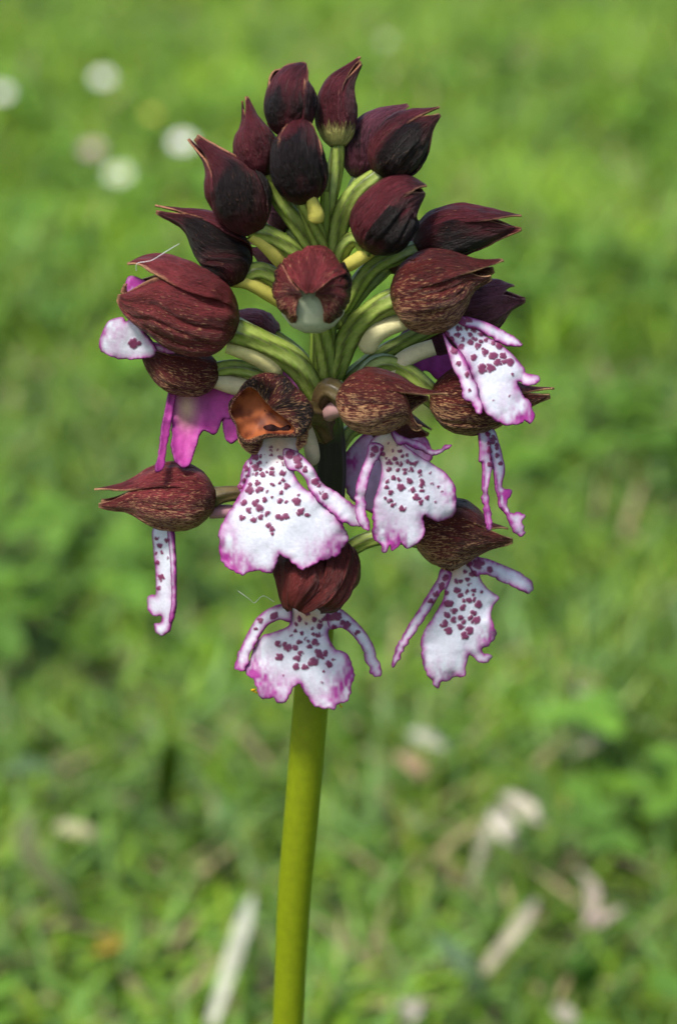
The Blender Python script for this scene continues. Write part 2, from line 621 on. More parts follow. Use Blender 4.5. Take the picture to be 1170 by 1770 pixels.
ribbon('dry_grass_blade', [(975, 1305, 0.014), (1020, 1282, 0.02), (1060, 1258, 0.02)], 0.0078, (0.34, 0.33, 0.20),
       'dull straw blade lying across bright green turf', 'grass blade', 'dry grass blades')
ribbon('dry_grass_blade', [(1000, 1185, 0.02), (1020, 1205, 0.022), (1045, 1230, 0.02)], 0.0085, (0.34, 0.36, 0.24),
       'faint grey-green dead blade among far short turf', 'grass blade', 'dry grass blades')
ribbon('dry_grass_blade', [(100, 1422, 0.02), (130, 1432, 0.024), (168, 1442, 0.022)], 0.0085, (0.44, 0.42, 0.22),
       'stubby yellowish straw blade above the curved green one', 'grass blade', 'dry grass blades', tip=0.7)
ribbon('yellow_leaf', [(155, 1645, 0.012), (180, 1632, 0.018), (212, 1618, 0.014)], 0.010, (0.42, 0.32, 0.035),
       'small yellowed fallen leaf lying in the turf', 'leaf', None, M_LEAF, tip=0.5)
ribbon('dry_grass_blade', [(700, 1770, 0.012), (708, 1750, 0.02), (712, 1728, 0.02)], 0.0085, (0.42, 0.38, 0.30),
       'blunt grey-white dead blade standing up near the orchid stem', 'grass blade', 'dry grass blades', tip=0.7)
ribbon('dry_grass_blade', [(965, 1735, 0.012), (980, 1755, 0.016), (1000, 1772, 0.014)], 0.007, (0.44, 0.40, 0.30),
       'small pale dead blade at the edge of dark litter', 'grass blade', 'dry grass blades', tip=0.7)
GRN = (0.085, 0.17, 0.05)
ribbon('broad_grass_blade', [(140, 1610, 0.01), (118, 1555, 0.02), (60, 1490, 0.03), (45, 1440, 0.035), (60, 1400, 0.03)], 0.0085, (0.17, 0.20, 0.075),
       'pale green curved blade bending round a dark gap', 'grass blade', 'broad green grass blades', M_LEAF)
ribbon('broad_grass_blade', [(860, 1750, 0.008), (830, 1700, 0.02), (790, 1650, 0.026), (745, 1610, 0.024)], 0.008, (0.12, 0.20, 0.09),
       'blue-green broad blade arching near the slanting tan dead blade', 'grass blade', 'broad green grass blades', M_LEAF)
ribbon('broad_grass_blade', [(350, 1490, 0.008), (385, 1450, 0.022), (395, 1405, 0.03), (370, 1365, 0.03)], 0.008, (0.10, 0.20, 0.045),
       'green blade hooked over beside the orchid stem', 'grass blade', 'broad green grass blades', M_LEAF)
ribbon('broad_grass_blade', [(0, 1335, 0.02), (45, 1322, 0.025), (110, 1326, 0.022)], 0.009, (0.12, 0.20, 0.085),
       'broad level blade with bluish bloom lying on the turf', 'grass blade', 'broad green grass blades', M_LEAF)
ribbon('broad_grass_blade', [(288, 1400, 0.004), (290, 1340, 0.03), (296, 1270, 0.05), (300, 1200, 0.06)], 0.009, (0.11, 0.20, 0.012),
       'upright yellow-green blade standing tall in the turf', 'grass blade', 'broad green grass blades', M_LEAF)
ribbon('broad_grass_blade', [(1060, 1330, 0.006), (1110, 1280, 0.03), (1150, 1220, 0.045), (1175, 1170, 0.05)], 0.009, (0.10, 0.19, 0.015),
       'long bright yellow-green blade rising over far straw', 'grass blade', 'broad green grass blades', M_LEAF)
ribbon('broad_grass_blade', [(1000, 1720, 0.006), (1015, 1670, 0.022), (1010, 1630, 0.03)], 0.011, (0.085, 0.22, 0.03),
       'short fresh green blade beside dark brown litter', 'grass blade', 'broad green grass blades', M_LEAF)


def daisy(px, py, size, colr, label, tilt=0.5):
    h = 0.035
    w = ground_hit(px, py, h)
    e = bpy.data.objects.new('daisy', None)
    col.objects.link(e)
    e.location = (w[0], w[1], 0)
    V = [(0.0008 * math.cos(a), 0.0008 * math.sin(a), z) for z in (0, h * 0.5, h) for a in np.linspace(0, 2 * math.pi, 7)[:-1]]
    make_mesh('stalk', V, grid_faces(3, 6, True), M_LEAF, e, colors=[(0.09, 0.17, 0.03)] * 18)
    hd = Matrix.Translation((0, 0, h)) @ Matrix.Rotation(tilt, 4, 'X')
    V = []; F = []
    g = np.random.default_rng(int(px))
    for k in range(17):
        a = 2 * math.pi * k / 17
        d = Vector((math.cos(a), math.sin(a), 0)); s = Vector((-math.sin(a), math.cos(a), 0))
        L = size * (0.92 + 0.16 * g.random())
        b = len(V)
        for t, wd, zz in ((0.25, 0.04, 0.0), (0.6, 0.10, 0.05), (0.9, 0.09, 0.03), (1.0, 0.03, 0.0)):
            for q in (-1, 1):
                V.append(hd @ (d * L * t + s * (wd * size * q * 1.3) + Vector((0, 0, zz * size + 0.0004 * (k % 2)))))
        F += [(b + 2 * i, b + 2 * i + 1, b + 2 * i + 3, b + 2 * i + 2) for i in range(3)]
    make_mesh('petals', V, F, M_DAISY, e, colors=[colr] * len(V))
    V = []
    for i, (r, z) in enumerate(((0.30, 0), (0.28, 0.10), (0.16, 0.16), (0.02, 0.18))):
        for j in range(10):
            a = 2 * math.pi * j / 10
            V.append(hd @ Vector((r * size * math.cos(a), r * size * math.sin(a), z * size)))
    make_mesh('disc', V, grid_faces(4, 10, True), M_DAISY, e, colors=[(0.6, 0.42, 0.03)] * len(V))
    tag(e, label, 'daisy', 'daisies far off in the turf')


WHT = (0.8, 0.8, 0.78)
daisy(178, 134, 0.0085, WHT, 'round white daisy standing next to the outermost white one')
daisy(315, 245, 0.0085, WHT, 'bright white daisy closest to the uppermost dark buds')
daisy(205, 300, 0.0085, (0.6, 0.68, 0.5), 'greenish white daisy head with a pale pink one just behind')
daisy(668, 70, 0.0060, (0.45, 0.55, 0.38), 'faint pale daisy farthest back, above the orchid tip')
daisy(4, 160, 0.0080, WHT, 'outermost white daisy, farthest aside from the orchid')
daisy(160, 258, 0.0080, (0.42, 0.30, 0.33), 'dull pink daisy head behind the greenish white one')
daisy(262, 198, 0.0060, (0.40, 0.38, 0.06), 'small yellowish flower head between two white daisies')

# ------------------------------------------------------------------ the orchid
STEM_PTS = [(562, 330, 0, 7), (561, 400, 0, 12), (560, 470, 0, 16), (559, 560, 0, 21), (560, 650, 0, 25), (565, 730, 0, 27), (570, 800, 0, 28),
            (566, 880, 0, 28), (556, 980, 0, 29), (546, 1100, 0, 31), (536, 1230, 0, 32), (522, 1400, 0, 32), (508, 1560, 0, 31), (497, 1780, 0, 29)]
base_w = P((497, 1780, 0))
prev_w = P((508, 1560, 0))
dirn = base_w - prev_w
root_w = base_w + dirn * (base_w[2] / -dirn[2])
root_w[2] = 0.0

orchid = bpy.data.objects.new('lady_orchid', None)
col.objects.link(orchid)
orchid.location = root_w
tag(orchid, 'flower spike with dark brown hoods and white lips spotted magenta on green stem', 'orchid')


def tube_mesh(name, wpts, radii, mat, parent, loc, ncol, nseg=24, sides=16, ribs=0, rib_amp=0.1, twist=0.0, rounded=True, rib_end=None):
    """wpts: control points in the world, radii in metres; ncol(s, theta, ribphase) -> rgb"""
    a = catmull(np.hstack([wpts, np.array(radii)[:, None]]), nseg)
    c, r = a[:, :3], a[:, 3]
    t = np.gradient(c, axis=0); t /= np.linalg.norm(t, axis=1)[:, None]
    ref = np.array([0.02, -1.0, 0.05])
    V, C, U = [], [], []
    L = np.r_[0, np.cumsum(np.linalg.norm(np.diff(c, axis=0), axis=1))]
    ss = L / L[-1]
    ux = None
    for i in range(nseg):
        if ux is None:
            ux = ref - t[i] * ref.dot(t[i])
        else:
            ux = ux - t[i] * ux.dot(t[i])
        ux /= np.linalg.norm(ux)
        uy = np.cross(t[i], ux)
        cap = 1.0
        if rounded and i == nseg - 1: cap = 0.0
        elif rounded and i == nseg - 2: cap = 0.72
        for j in range(sides):
            th = 2 * math.pi * j / sides
            ph = math.cos(ribs * (th + twist * ss[i])) if ribs else 0
            ra_ = rib_amp if rib_end is None else rib_amp * float(1 - sstep(rib_end * 0.6, rib_end, L[i] / PX))
            rr = r[i] * (1 + ra_ * ph) * cap
            V.append(c[i] + (ux * math.cos(th) + uy * math.sin(th)) * rr - loc)
            C.append(ncol(ss[i] if rib_end is None else L[i] / PX, th, ph))
            U.append((L[i] * 1000, th * r[i] * 1000))
    F = grid_faces(nseg, sides, True)
    return make_mesh(name, V, F, mat, parent, (0, 0, 0), colors=C, uvs=U)


def stem_col(l, th, ph):
    # l: length from the tip in pixel units
    y = 330 + l * 0.945
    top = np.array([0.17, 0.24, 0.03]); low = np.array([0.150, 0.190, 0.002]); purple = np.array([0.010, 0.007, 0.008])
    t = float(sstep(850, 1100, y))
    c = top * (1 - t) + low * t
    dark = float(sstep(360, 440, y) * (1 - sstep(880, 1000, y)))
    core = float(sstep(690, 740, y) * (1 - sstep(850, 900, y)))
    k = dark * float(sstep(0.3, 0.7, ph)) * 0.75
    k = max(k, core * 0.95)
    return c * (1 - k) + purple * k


spts = [P(p) for p in STEM_PTS] + [root_w + (base_w - root_w) * 0.5, root_w + np.array([0, 0, -0.01])]
srad = [p[3] * PX for p in STEM_PTS] + [28 * PX, 30 * PX]
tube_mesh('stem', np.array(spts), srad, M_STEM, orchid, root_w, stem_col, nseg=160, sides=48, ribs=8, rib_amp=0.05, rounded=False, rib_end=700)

PROF = np.array([(0, .34), (.05, .58), (.12, .80), (.22, .96), (.34, 1.0), (.48, .96), (.60, .82), (.72, .58), (.82, .34), (.91, .17), (1, .035)])
PROF_BEAK = np.array([(0, .34), (.05, .58), (.12, .80), (.22, .96), (.34, 1.0), (.46, .94), (.57, .76), (.67, .50), (.77, .29), (.88, .15), (1, .03)])
PROF_ROUND = np.array([(0, .30), (.06, .60), (.15, .84), (.28, .98), (.42, 1.0), (.56, .96), (.70, .82), (.80, .62), (.88, .42), (.95, .22), (1, .06)])
PROF_BLUNT = np.array([(0, .45), (.06, .66), (.15, .86), (.28, .99), (.42, 1.0), (.56, .95), (.70, .84), (.82, .68), (.92, .50), (1, .30)])


def pale_ovary(s, th, ph):
    c = np.array([0.27, 0.34, 0.07])
    c2 = np.array([0.13, 0.205, 0.018])
    k = sstep(-0.2, 0.6, ph)
    c = c * (1 - k) + c2 * k
    if ph > 0.72: c = c * 0.4 + np.array([0.05, 0.028, 0.022]) * 0.6
    return c


def brown_ovary(s, th, ph):
    c = np.array([0.11, 0.09, 0.03]) * (1 - s) + np.array([0.13, 0.05, 0.035]) * s
    return c * (0.6 if ph > 0.4 else 1.0)


def hood(parent, loc, ax, W, up, seed, mat=M_SEPAL, prof=PROF, dark=0.25, mottle=0.5, pale=0.0, gap=0.0, tips=None, ends=(1, .97, .95), flat=1.0, edge=1.0, dents=0.06, cents=None, halfs=None, keelamp=0.035):
    """three overlapping sepals round an axis; ax = control points (px, py, dz); offsets relative to loc anchor"""
    a0 = ax[0]
    w0, fr = frame_at((a0[0], a0[1], a0[2] if len(a0) > 2 else 0))
    A = np.array([(p[0], p[1], p[2] if len(p) > 2 else 0.0) for p in ax], float)
    A = A - A[0]
    nu, nv = 64, 48
    c = catmull(A, 60)
    Ltot = np.linalg.norm(np.diff(c, axis=0), axis=1).sum()
    up = np.array(up, float)
    names = ['sepal', 'sepal', 'sepal']
    cent = [90, 90 + 120 - gap * 0.5, 90 - 120 + gap * 0.5]
    half = [66, 66 - gap * 0.35, 66 - gap * 0.35]
    if cents: cent, half = cents, halfs
    dks = dark if isinstance(dark, tuple) else (dark, dark, dark)
    W = W * 0.96
    g = np.random.default_rng(seed)
    for k in range(3):
        u = np.linspace(0, 1, nu) * ends[k]
        ctr = np.stack([np.interp(u, np.linspace(0, 1, 60), c[:, i]) for i in range(3)], 1)
        tt = np.gradient(ctr, axis=0); tt /= np.linalg.norm(tt, axis=1)[:, None]
        side = np.cross(tt, up); side /= np.linalg.norm(side, axis=1)[:, None]
        upp = np.cross(side, tt)
        s01 = np.linspace(0, 1, nu)
        r = np.interp(s01, prof[:, 0], prof[:, 1]) * W
        # smooth the table a little
        r = np.convolve(np.r_[r[0], r, r[-1]], [.25, .5, .25], 'valid')
        q = np.linspace(-1, 1, nv)
        hw = half[k] * (1 - 0.12 * sstep(0.72, 1.0, s01))
        TH = np.radians(cent[k] + hw[:, None] * q[None])
        S = s01[:, None] + 0 * q[None]
        n1 = vnoise(S * 3.2 + seed, TH * 1.6, k * 3.1, seed=seed)
        n2 = vnoise(S * 4.5 + seed, TH * 6.0, k * 1.7, seed=seed + 1)
        n3 = vnoise(S * 2.2 + seed, TH * 5.0 + 0.8 * n1, k * 2.3, seed=seed + 4)
        crease = -np.exp(-(n3 / 0.10) ** 2)
        n4 = vnoise(S * 9 + seed, TH * 15.0, k * 2.3, seed=seed + 6)
        vein = np.sin(q[None] * 11.0 + 2.2 * n1)
        rr = r[:, None] * (1 + 0.030 * q[None] + dents * 1.3 * n1 + 0.042 * n2 + 0.012 * vein + 0.050 * crease * sstep(0.05, 0.25, S) + 0.016 * n4)
        keel = np.exp(-(q[None] / 0.14) ** 2) * keelamp
        rr = rr * (1 + keel * sstep(0.2, 0.7, S))
        # margins lift a little towards the tip, uneven
        lift = sstep(0.55, 1.0, S) * np.abs(q[None]) ** 3 * (0.10 + 0.08 * n2) * W * 0.5
        rr = rr + lift
        X = ctr[:, None] + side[:, None] * (np.cos(TH) * rr)[..., None] + upp[:, None] * (np.sin(TH) * rr * flat)[..., None]
        off = np.zeros(3)
        if tips and k in tips: off = np.array(tips[k], float)
        else:
            th0 = math.radians(cent[k])
            off = (side[-1] * math.cos(th0) + upp[-1] * math.sin(th0)) * (3 + 4 * g.random())
        X = X + (sstep(0.50, 1.0, S) ** 1.3)[..., None] * off
        V = (X.reshape(-1, 3) @ fr) + (w0 - loc)
        e = np.clip((np.abs(q[None]) - 0.82) / 0.18, 0, 1) * sstep(0.3, 0.8, S) + sstep(0.93, 1.0, S) * 0.9
        e = np.clip(e, 0, 1) * edge
        low = np.clip(-np.sin(TH) * 0.5 + 0.5, 0, 1)
        mo = mottle * (0.45 + 0.75 * low) * (1 - 0.3 * S)
        dk = dks[k] * (0.85 + 0.5 * n1) * (0.30 + 0.95 * np.exp(-((S - 0.40) / 0.27) ** 2)) * (1 - 0.35 * np.abs(q[None]) ** 3)  # mid-sepal dark: pigment plus painted shade, strongest on sepals facing the camera
        pb = pale * (1 - sstep(0.0, 0.42, S))
        C = np.stack([e, np.clip(mo, 0, 1.3), np.clip(dk, 0, 1), np.clip(pb, 0, 1)], -1).reshape(-1, 4)
        mm = PX * 1000
        UVv = np.stack([S * Ltot * mm, np.radians(cent[k]) * 3 + q[None] * math.radians(half[k]) * W * mm * (0.35 + 0.65 * np.sqrt(np.clip(r[:, None] / W, 0, 1))) + 0 * S], -1).reshape(-1, 2)
        o = make_mesh(names[k], V, grid_faces(nu, nv), mat, parent, (0, 0, 0), colors=C, uvs=UVv)
        solid(o, 0.00022, 0)


def new_flower(name, ovary, radii, ribs=6, ocol=pale_ovary, anchor=None, label=None):
    """the flower part is its ovary (the twisted stalk); sepals, lip and spur are its children"""
    loc = P(ovary[0])
    w = np.array([P(p) for p in ovary])
    o = tube_mesh(name, w, [r * PX for r in radii], M_OVARY, orchid, loc, ocol, nseg=26, sides=30, ribs=ribs, rib_amp=0.10, twist=1.6)
    o.location = loc - root_w
    if label: o['label'] = label
    return o, loc


def spur(parent, loc, pts, radii, c=(0.55, 0.50, 0.16), c2=None):
    w = np.array([P(p) for p in pts])
    c = np.array(c); c2 = c if c2 is None else np.array(c2)
    g = np.random.default_rng(int(pts[0][0]))

    def cf(s, th, ph):
        k = c * (1 - s) + c2 * s
        return k * (0.92 + 0.1 * math.sin(th * 2 + s * 5))
    return tube_mesh('spur', w, [r * PX for r in radii], M_SPUR, parent, loc, cf, nseg=18, sides=14, rounded=True)


MAG = np.array([0.30, 0.028, 0.22])
SPOT = np.array([0.150, 0.008, 0.058])
LIPW = np.array([0.60, 0.62, 0.68])
CREAM = np.array([0.56, 0.38, 0.25])


def sheet(name, parent, loc, anchor, outlines, zx=0.0, zy=0.0, bulge=0.0, size=100.0, spots=(), margin=7.0, wash=(), neck=None, basec=LIPW, reverse=False,
          ruffle=5.0, jag=1.6, seed=1, step=2.0, mat=M_LIP, thick=0.00030, hoodlike=None, zfun=None):
    """a petal: outlines = [(polygon in photo pixels, depth offset)], placed at the anchor's depth, tilted by zx, zy, with its own curvature"""
    w0, fr = frame_at(anchor)
    ax, ay = anchor[0], anchor[1]
    VV, FF, CC, UU, off = [], [], [], [], 0
    for oi, (poly, dz) in enumerate(outlines):
        o = closed_smooth(poly, step)
        # ragged margin
        nrm = np.roll(o, -1, 0) - np.roll(o, 1, 0)
        nrm = np.stack([nrm[:, 1], -nrm[:, 0]], 1)
        nrm /= np.maximum(np.linalg.norm(nrm, axis=1), 1e-6)[:, None]
        arc = np.r_[0, np.cumsum(np.linalg.norm(np.diff(o, axis=0), axis=1))]
        lowk = sstep(0.25, 0.75, (o[:, 1] - o[:, 1].min()) / (np.ptp(o[:, 1]) + 1e-6))
        o = o + nrm * (jag * lowk * (vnoise(arc / 7.0, 0 * arc, seed=seed) + 0.6 * vnoise(arc / 3.2, 0 * arc, 3.3, seed=seed)))[:, None]
        x0, y0 = o.min(0); x1, y1 = o.max(0)
        gx, gy = np.meshgrid(np.arange(x0, x1, step), np.arange(y0, y1, step * 0.87))
        gx = gx + (np.arange(gx.shape[0]) % 2)[:, None] * step * 0.5
        q = np.stack([gx.ravel(), gy.ravel()], 1)
        q = q[inside(q, o)]
        if len(q):
            q = q[dist_to_outline(q, o) > step * 0.55]
        n = len(o)
        allp = np.vstack([o, q])
        vo, _, fo, _, _, _ = delaunay_2d_cdt([Vector(p) for p in allp], [(i, (i + 1) % n) for i in range(n)], [tuple(range(n))], 1, 1e-5)
        p = np.array([tuple(v) for v in vo])
        d = dist_to_outline(p, o)
        dx, dy = p[:, 0] - ax, p[:, 1] - ay
        z = zx * dx + zy * dy + bulge * ((dx / size) ** 2 + 0.5 * (dy / size) ** 2) * 100 + dz
        if zfun: z = z + zfun(p[:, 0], p[:, 1])
        edgek = np.exp(-d / 14.0)
        z = z + ruffle * vnoise(p[:, 0] / 30, p[:, 1] / 30, seed=seed) * (0.4 + edgek) + ruffle * 0.5 * vnoise(p[:, 0] / 11, p[:, 1] / 11, seed=seed + 5) * edgek
        n1 = vnoise(p[:, 0] / 12, p[:, 1] / 26, seed=seed + 2)
        n2 = vnoise(p[:, 0] / 4.5, p[:, 1] / 7, seed=seed + 3)
        if hoodlike is None:
            C = np.repeat(np.array(basec)[None], len(p), 0)
            if neck:
                nk = np.exp(-(((p[:, 0] - neck[0]) / neck[2]) ** 2 + ((p[:, 1] - neck[1]) / neck[3]) ** 2))[:, None] * (1 if oi == 0 else 0.5)
                C = C * (1 - nk) + np.array(CREAM) * nk
            for (wx, wy, wr, ws) in wash:
                k = 1.35 * ws * np.exp(-((p[:, 0] - wx) ** 2 + (p[:, 1] - wy) ** 2) / (wr * wr)) * (0.75 + 0.7 * n1 + 0.5 * n2)
                k = np.clip(k, 0, 1)[:, None]
                C = C * (1 - k) + MAG * 1.05 * k
            lowp = sstep(0.0, 0.6, (p[:, 1] - y0) / (y1 - y0 + 1e-6)) if oi == 0 else 0.8
            mk = np.clip(np.exp(-(d / (margin * (0.6 + 0.7 * lowp) * (1 + 0.5 * n1))) ** 1.4) * (0.95 + 0.3 * n2), 0, 1)
            mk = np.maximum(mk, np.clip(0.55 * np.exp(-d / (margin * 2.0)) * lowp * (0.6 + 0.9 * n1 + 0.5 * n2), 0, 0.7))[:, None]
            C = C * (1 - mk) + MAG * mk
            rim = (np.clip(1 - d / 3.2, 0, 1) ** 0.8 * 0.75)[:, None]
            C = C * (1 - rim) + np.array([0.17, 0.014, 0.12]) * rim
            sp = np.zeros(len(p))
            jx, jy = 3.4 * vnoise(p[:, 0] / 4.2, p[:, 1] / 4.2, seed=seed + 8), 2.6 * vnoise(p[:, 0] / 4.2, p[:, 1] / 4.2, 5.5, seed=seed + 8)
            for (sx, sy, sr) in spots:
                dd = np.hypot(p[:, 0] + jx - sx, p[:, 1] + jy - sy)
                sp = np.maximum(sp, 1 - sstep(sr * 0.85, sr * 1.25, dd))
            halo = (0.30 * np.clip(sp * 3, 0, 1))[:, None]
            C = C * (1 - halo) + MAG * halo
            k = (sp ** 1.2 * 0.94)[:, None]
            C = C * (1 - k) + SPOT * k
            z = z - 2.2 * sp
            C = C * (0.96 + 0.05 * n2 + (0.22 * n1 if basec is not LIPW else 0))[:, None]
        else:
            e = np.clip(1 - d / 6.0, 0, 1)
            C = np.stack([e, np.full(len(p), hoodlike[0]), np.clip(hoodlike[1] + 0.3 * n1, 0, 1), 0 * e], 1)
        V = np.stack([dx, dy, z], 1) @ fr + (w0 - loc)
        VV.append(V); CC.append(C); UU.append(p * PX * 1000)
        FF += [tuple(i + off for i in f) for f in fo]
        off += len(V)
    ob = make_mesh(name, np.concatenate(VV), FF, mat, parent, (0, 0, 0), colors=np.concatenate(CC), uvs=np.concatenate(UU))
    solid(ob, thick, 0)
    return ob


def zc(pts, ox, oy, k):
    """points read off an enlarged crop -> photo pixels"""
    return [(ox + p[0] / k, oy + p[1] / k) + ((p[2] / k,) if len(p) > 2 else ()) for p in pts]


# ---------------------------------------------------------------- buds of the upper spike
def bud(ax, W, up, seed, ovary, orad, sp=None, name='flower_bud', ocol=pale_ovary, label=None, **kw):
    a0 = np.array([(*p, 0)[:3] for p in ax[:2]], float)
    st = a0[0] + 0.16 * (a0[1] - a0[0])
    f, loc = new_flower(name, [tuple(st)] + [tuple(a0[0] * 0.6 + 0.4 * np.array((*ovary[0], 0)[:3]))] + list(ovary[1:]), [0.26 * W, 0.30 * W] + list(orad[1:]), ocol=ocol, label=label)
    kw.setdefault('mat', M_BUD)
    hood(f, loc, ax, W, up, seed, **kw)
    if sp:
        for s in sp: spur(f, loc, *s)
    return f, loc


YEL = (0.60, 0.55, 0.11)
# top pair and the ones just below
bud([(502, 236, -6), (502, 180, -14), (508, 140, -12), (523, 110, -6)], 45, (-0.4, 0.1, -1), 11, [(503, 240, -6), (520, 300, 5), (548, 380, 5), (560, 440, 2)], [13, 13, 12, 10], dark=0.55, mottle=0.25, prof=PROF_ROUND,
    tips={0: (4, 0, 0), 1: (-26, 8, 0), 2: (0, -2, 0)}, label='uppermost dark bud with ragged tip')
bud([(584, 252, 22), (581, 195, 22), (590, 150, 20), (626, 103, 14)], 37, (-0.7, -0.5, -0.6), 12, [(584, 262, 22), (579, 295, 18), (570, 350, 8), (562, 430, 4)], [16, 13, 12, 10], pale=0.75, dark=0.25, mottle=0.4, label='bud with pale base and hooked tip')
bud([(526, 350, -48), (516, 285, -66), (516, 240, -66), (519, 206, -58)], 49, (0.2, -0.2, -1), 13, [(530, 350, -48), (540, 385, -35), (552, 420, -18), (560, 470, -8)], [11, 13, 14, 12],
    [([(536, 340, -66), (543, 360, -62), (546, 372, -60), (545, 386, -58)], [8, 12, 14, 12], YEL)], dark=0.85, mottle=0.25, prof=PROF_ROUND)
bud([(454, 304, -6), (440, 245, -12), (434, 215, -12), (424, 170, -10)], 39, (0.5, -0.2, -1), 14, [(458, 305, -6), (485, 345, -2), (520, 395, 0), (548, 450, 0)], [14, 15, 16, 12], dark=0.3, mottle=0.35, prof=PROF_BEAK)
bud([(440, 400, -30), (408, 332, -44), (378, 282, -44), (332, 236, -40)], 55, (-0.75, -0.6, 0.1), 15, [(440, 390, -30), (470, 408, -24), (505, 435, -14), (545, 480, -4)], [18, 15, 16, 14],
    [([(436, 404, -30), (455, 420, -28), (475, 440, -22), (492, 462, -14)], [13, 12, 13, 11], YEL)], dark=(0.2, 0.85, .6), mottle=0.45, prof=PROF_BEAK)
bud([(412, 488, -12), (384, 432, -22), (338, 388, -22), (267, 363, -18)], 47, (-0.35, -0.9, 0.0), 16, [(425, 462, -12), (450, 468, -10), (490, 492, -6), (545, 540, 0)], [16, 15, 15, 14],
    [([(400, 482, -14), (430, 488, -14), (465, 508, -10), (500, 532, -4)], [14, 13, 13, 11], YEL)], dark=(0.3, 0.85, .8), mottle=0.5, prof=PROF_BEAK)
bud([(658, 302, -8), (690, 255, -18), (724, 220, -20), (763, 194, -16)], 50, (-0.4, -0.9, -0.1), 17, [(650, 308, -8), (618, 330, -8), (590, 375, -6), (570, 450, -2)], [15, 16, 17, 13],
    [([(640, 318, -12), (628, 335, -12), (618, 350, -12), (612, 362, -12)], [10, 11, 12, 10], YEL)], dark=(0.35, .8, 1.0), mottle=0.6)
bud([(620, 306, 40), (632, 250, 34), (662, 212, 34), (706, 186, 36)], 38, (0.2, -0.6, -0.8), 18, [(622, 310, 40), (605, 350, 28), (580, 420, 10), (565, 470, 4)], [15, 14, 13, 11], mat=M_BACK, dark=0.35, mottle=0.3, pale=0.35)
bud([(636, 430, -40), (664, 384, -58), (694, 348, -62), (737, 330, -56)], 58, (-0.45, -0.75, -0.5), 19, [(640, 420, -34), (615, 412, -26), (592, 432, -14), (575, 490, -4)], [12, 13, 14, 13],
    [([(644, 430, -40), (622, 446, -38), (606, 456, -34), (594, 464, -30)], [12, 12, 12, 10], YEL)], dark=(0.15, 1.0, 1.0), mottle=0.4, prof=PROF_ROUND, label='almost black bud with a brown cap sepal')
bud([(722, 428, 16), (775, 402, 8), (840, 393, 8), (906, 388, 10)], 47, (0.1, -1, -0.3), 20, [(725, 432, 16), (685, 442, 6), (635, 470, -4), (585, 545, -4)], [13, 15, 15, 13], dark=(0.25, 0.5, 0.75), mottle=0.55, tips={0: (-6, -12, 0), 1: (0, 8, -4), 2: (0, 5, 6)})
bud([(788, 548, 88), (830, 535, 84), (868, 520, 84), (912, 514, 86)], 44, (0.1, -1, -0.3), 21, [(786, 548, 88), (730, 575, 60), (660, 610, 30), (590, 660, 10)], [13, 13, 13, 12], mat=M_BACK, dark=0.30, mottle=0.3, tips={0: (-24, -18, 0)}, dents=0.12)
# buds on the far side, glimpsed between the others
bud([(500, 395, 70), (485, 365, 80), (472, 340, 84), (462, 300, 86)], 30, (-0.6, -0.6, -0.5), 22, [(505, 400, 70), (530, 440, 40), (555, 500, 8)], [11, 12, 11], mat=M_FAR, dark=0.1, mottle=0.2)
bud([(668, 465, 80), (690, 430, 88), (705, 405, 88), (722, 380, 86)], 34, (0.6, -0.6, -0.5), 23, [(665, 468, 80), (620, 510, 40), (575, 570, 6)], [11, 12, 11], mat=M_FAR, dark=0.1, mottle=0.2)
bud([(510, 480, 76), (480, 455, 82), (455, 435, 82), (425, 425, 80)], 30, (-0.4, -0.9, -0.2), 24, [(515, 485, 76), (540, 530, 36), (558, 580, 6)], [11, 12, 11], mat=M_FAR, dark=0.1, mottle=0.2)

# front bud just opening: end-on, with the white lip showing underneath
f, loc = bud([(542, 498, -62), (538, 506, -120), (536, 508, -160), (534, 518, -176)], 72, (0, -1, -0.25), 30, [(545, 505, -60), (556, 545, -44), (562, 600, -26), (562, 660, -10)], [18, 18, 18, 16],
             prof=PROF_ROUND, gap=34, edge=0.6, dark=(0.1, 0.85, 0.85), mottle=0.95, ends=(1, .98, .99), tips={0: (2, 4, -2), 1: (8, 0, 0), 2: (-8, 0, 0)}, mat=M_RED, dents=0.10, keelamp=0.08, label='opening bud seen end-on with its white lip showing')
spur(f, loc, [(542, 504, -64), (541, 516, -98), (540, 519, -126), (539, 519, -150)], [30, 55, 52, 24], (0.62, 0.60, 0.46), (0.50, 0.54, 0.36)).name = 'folded_lip'

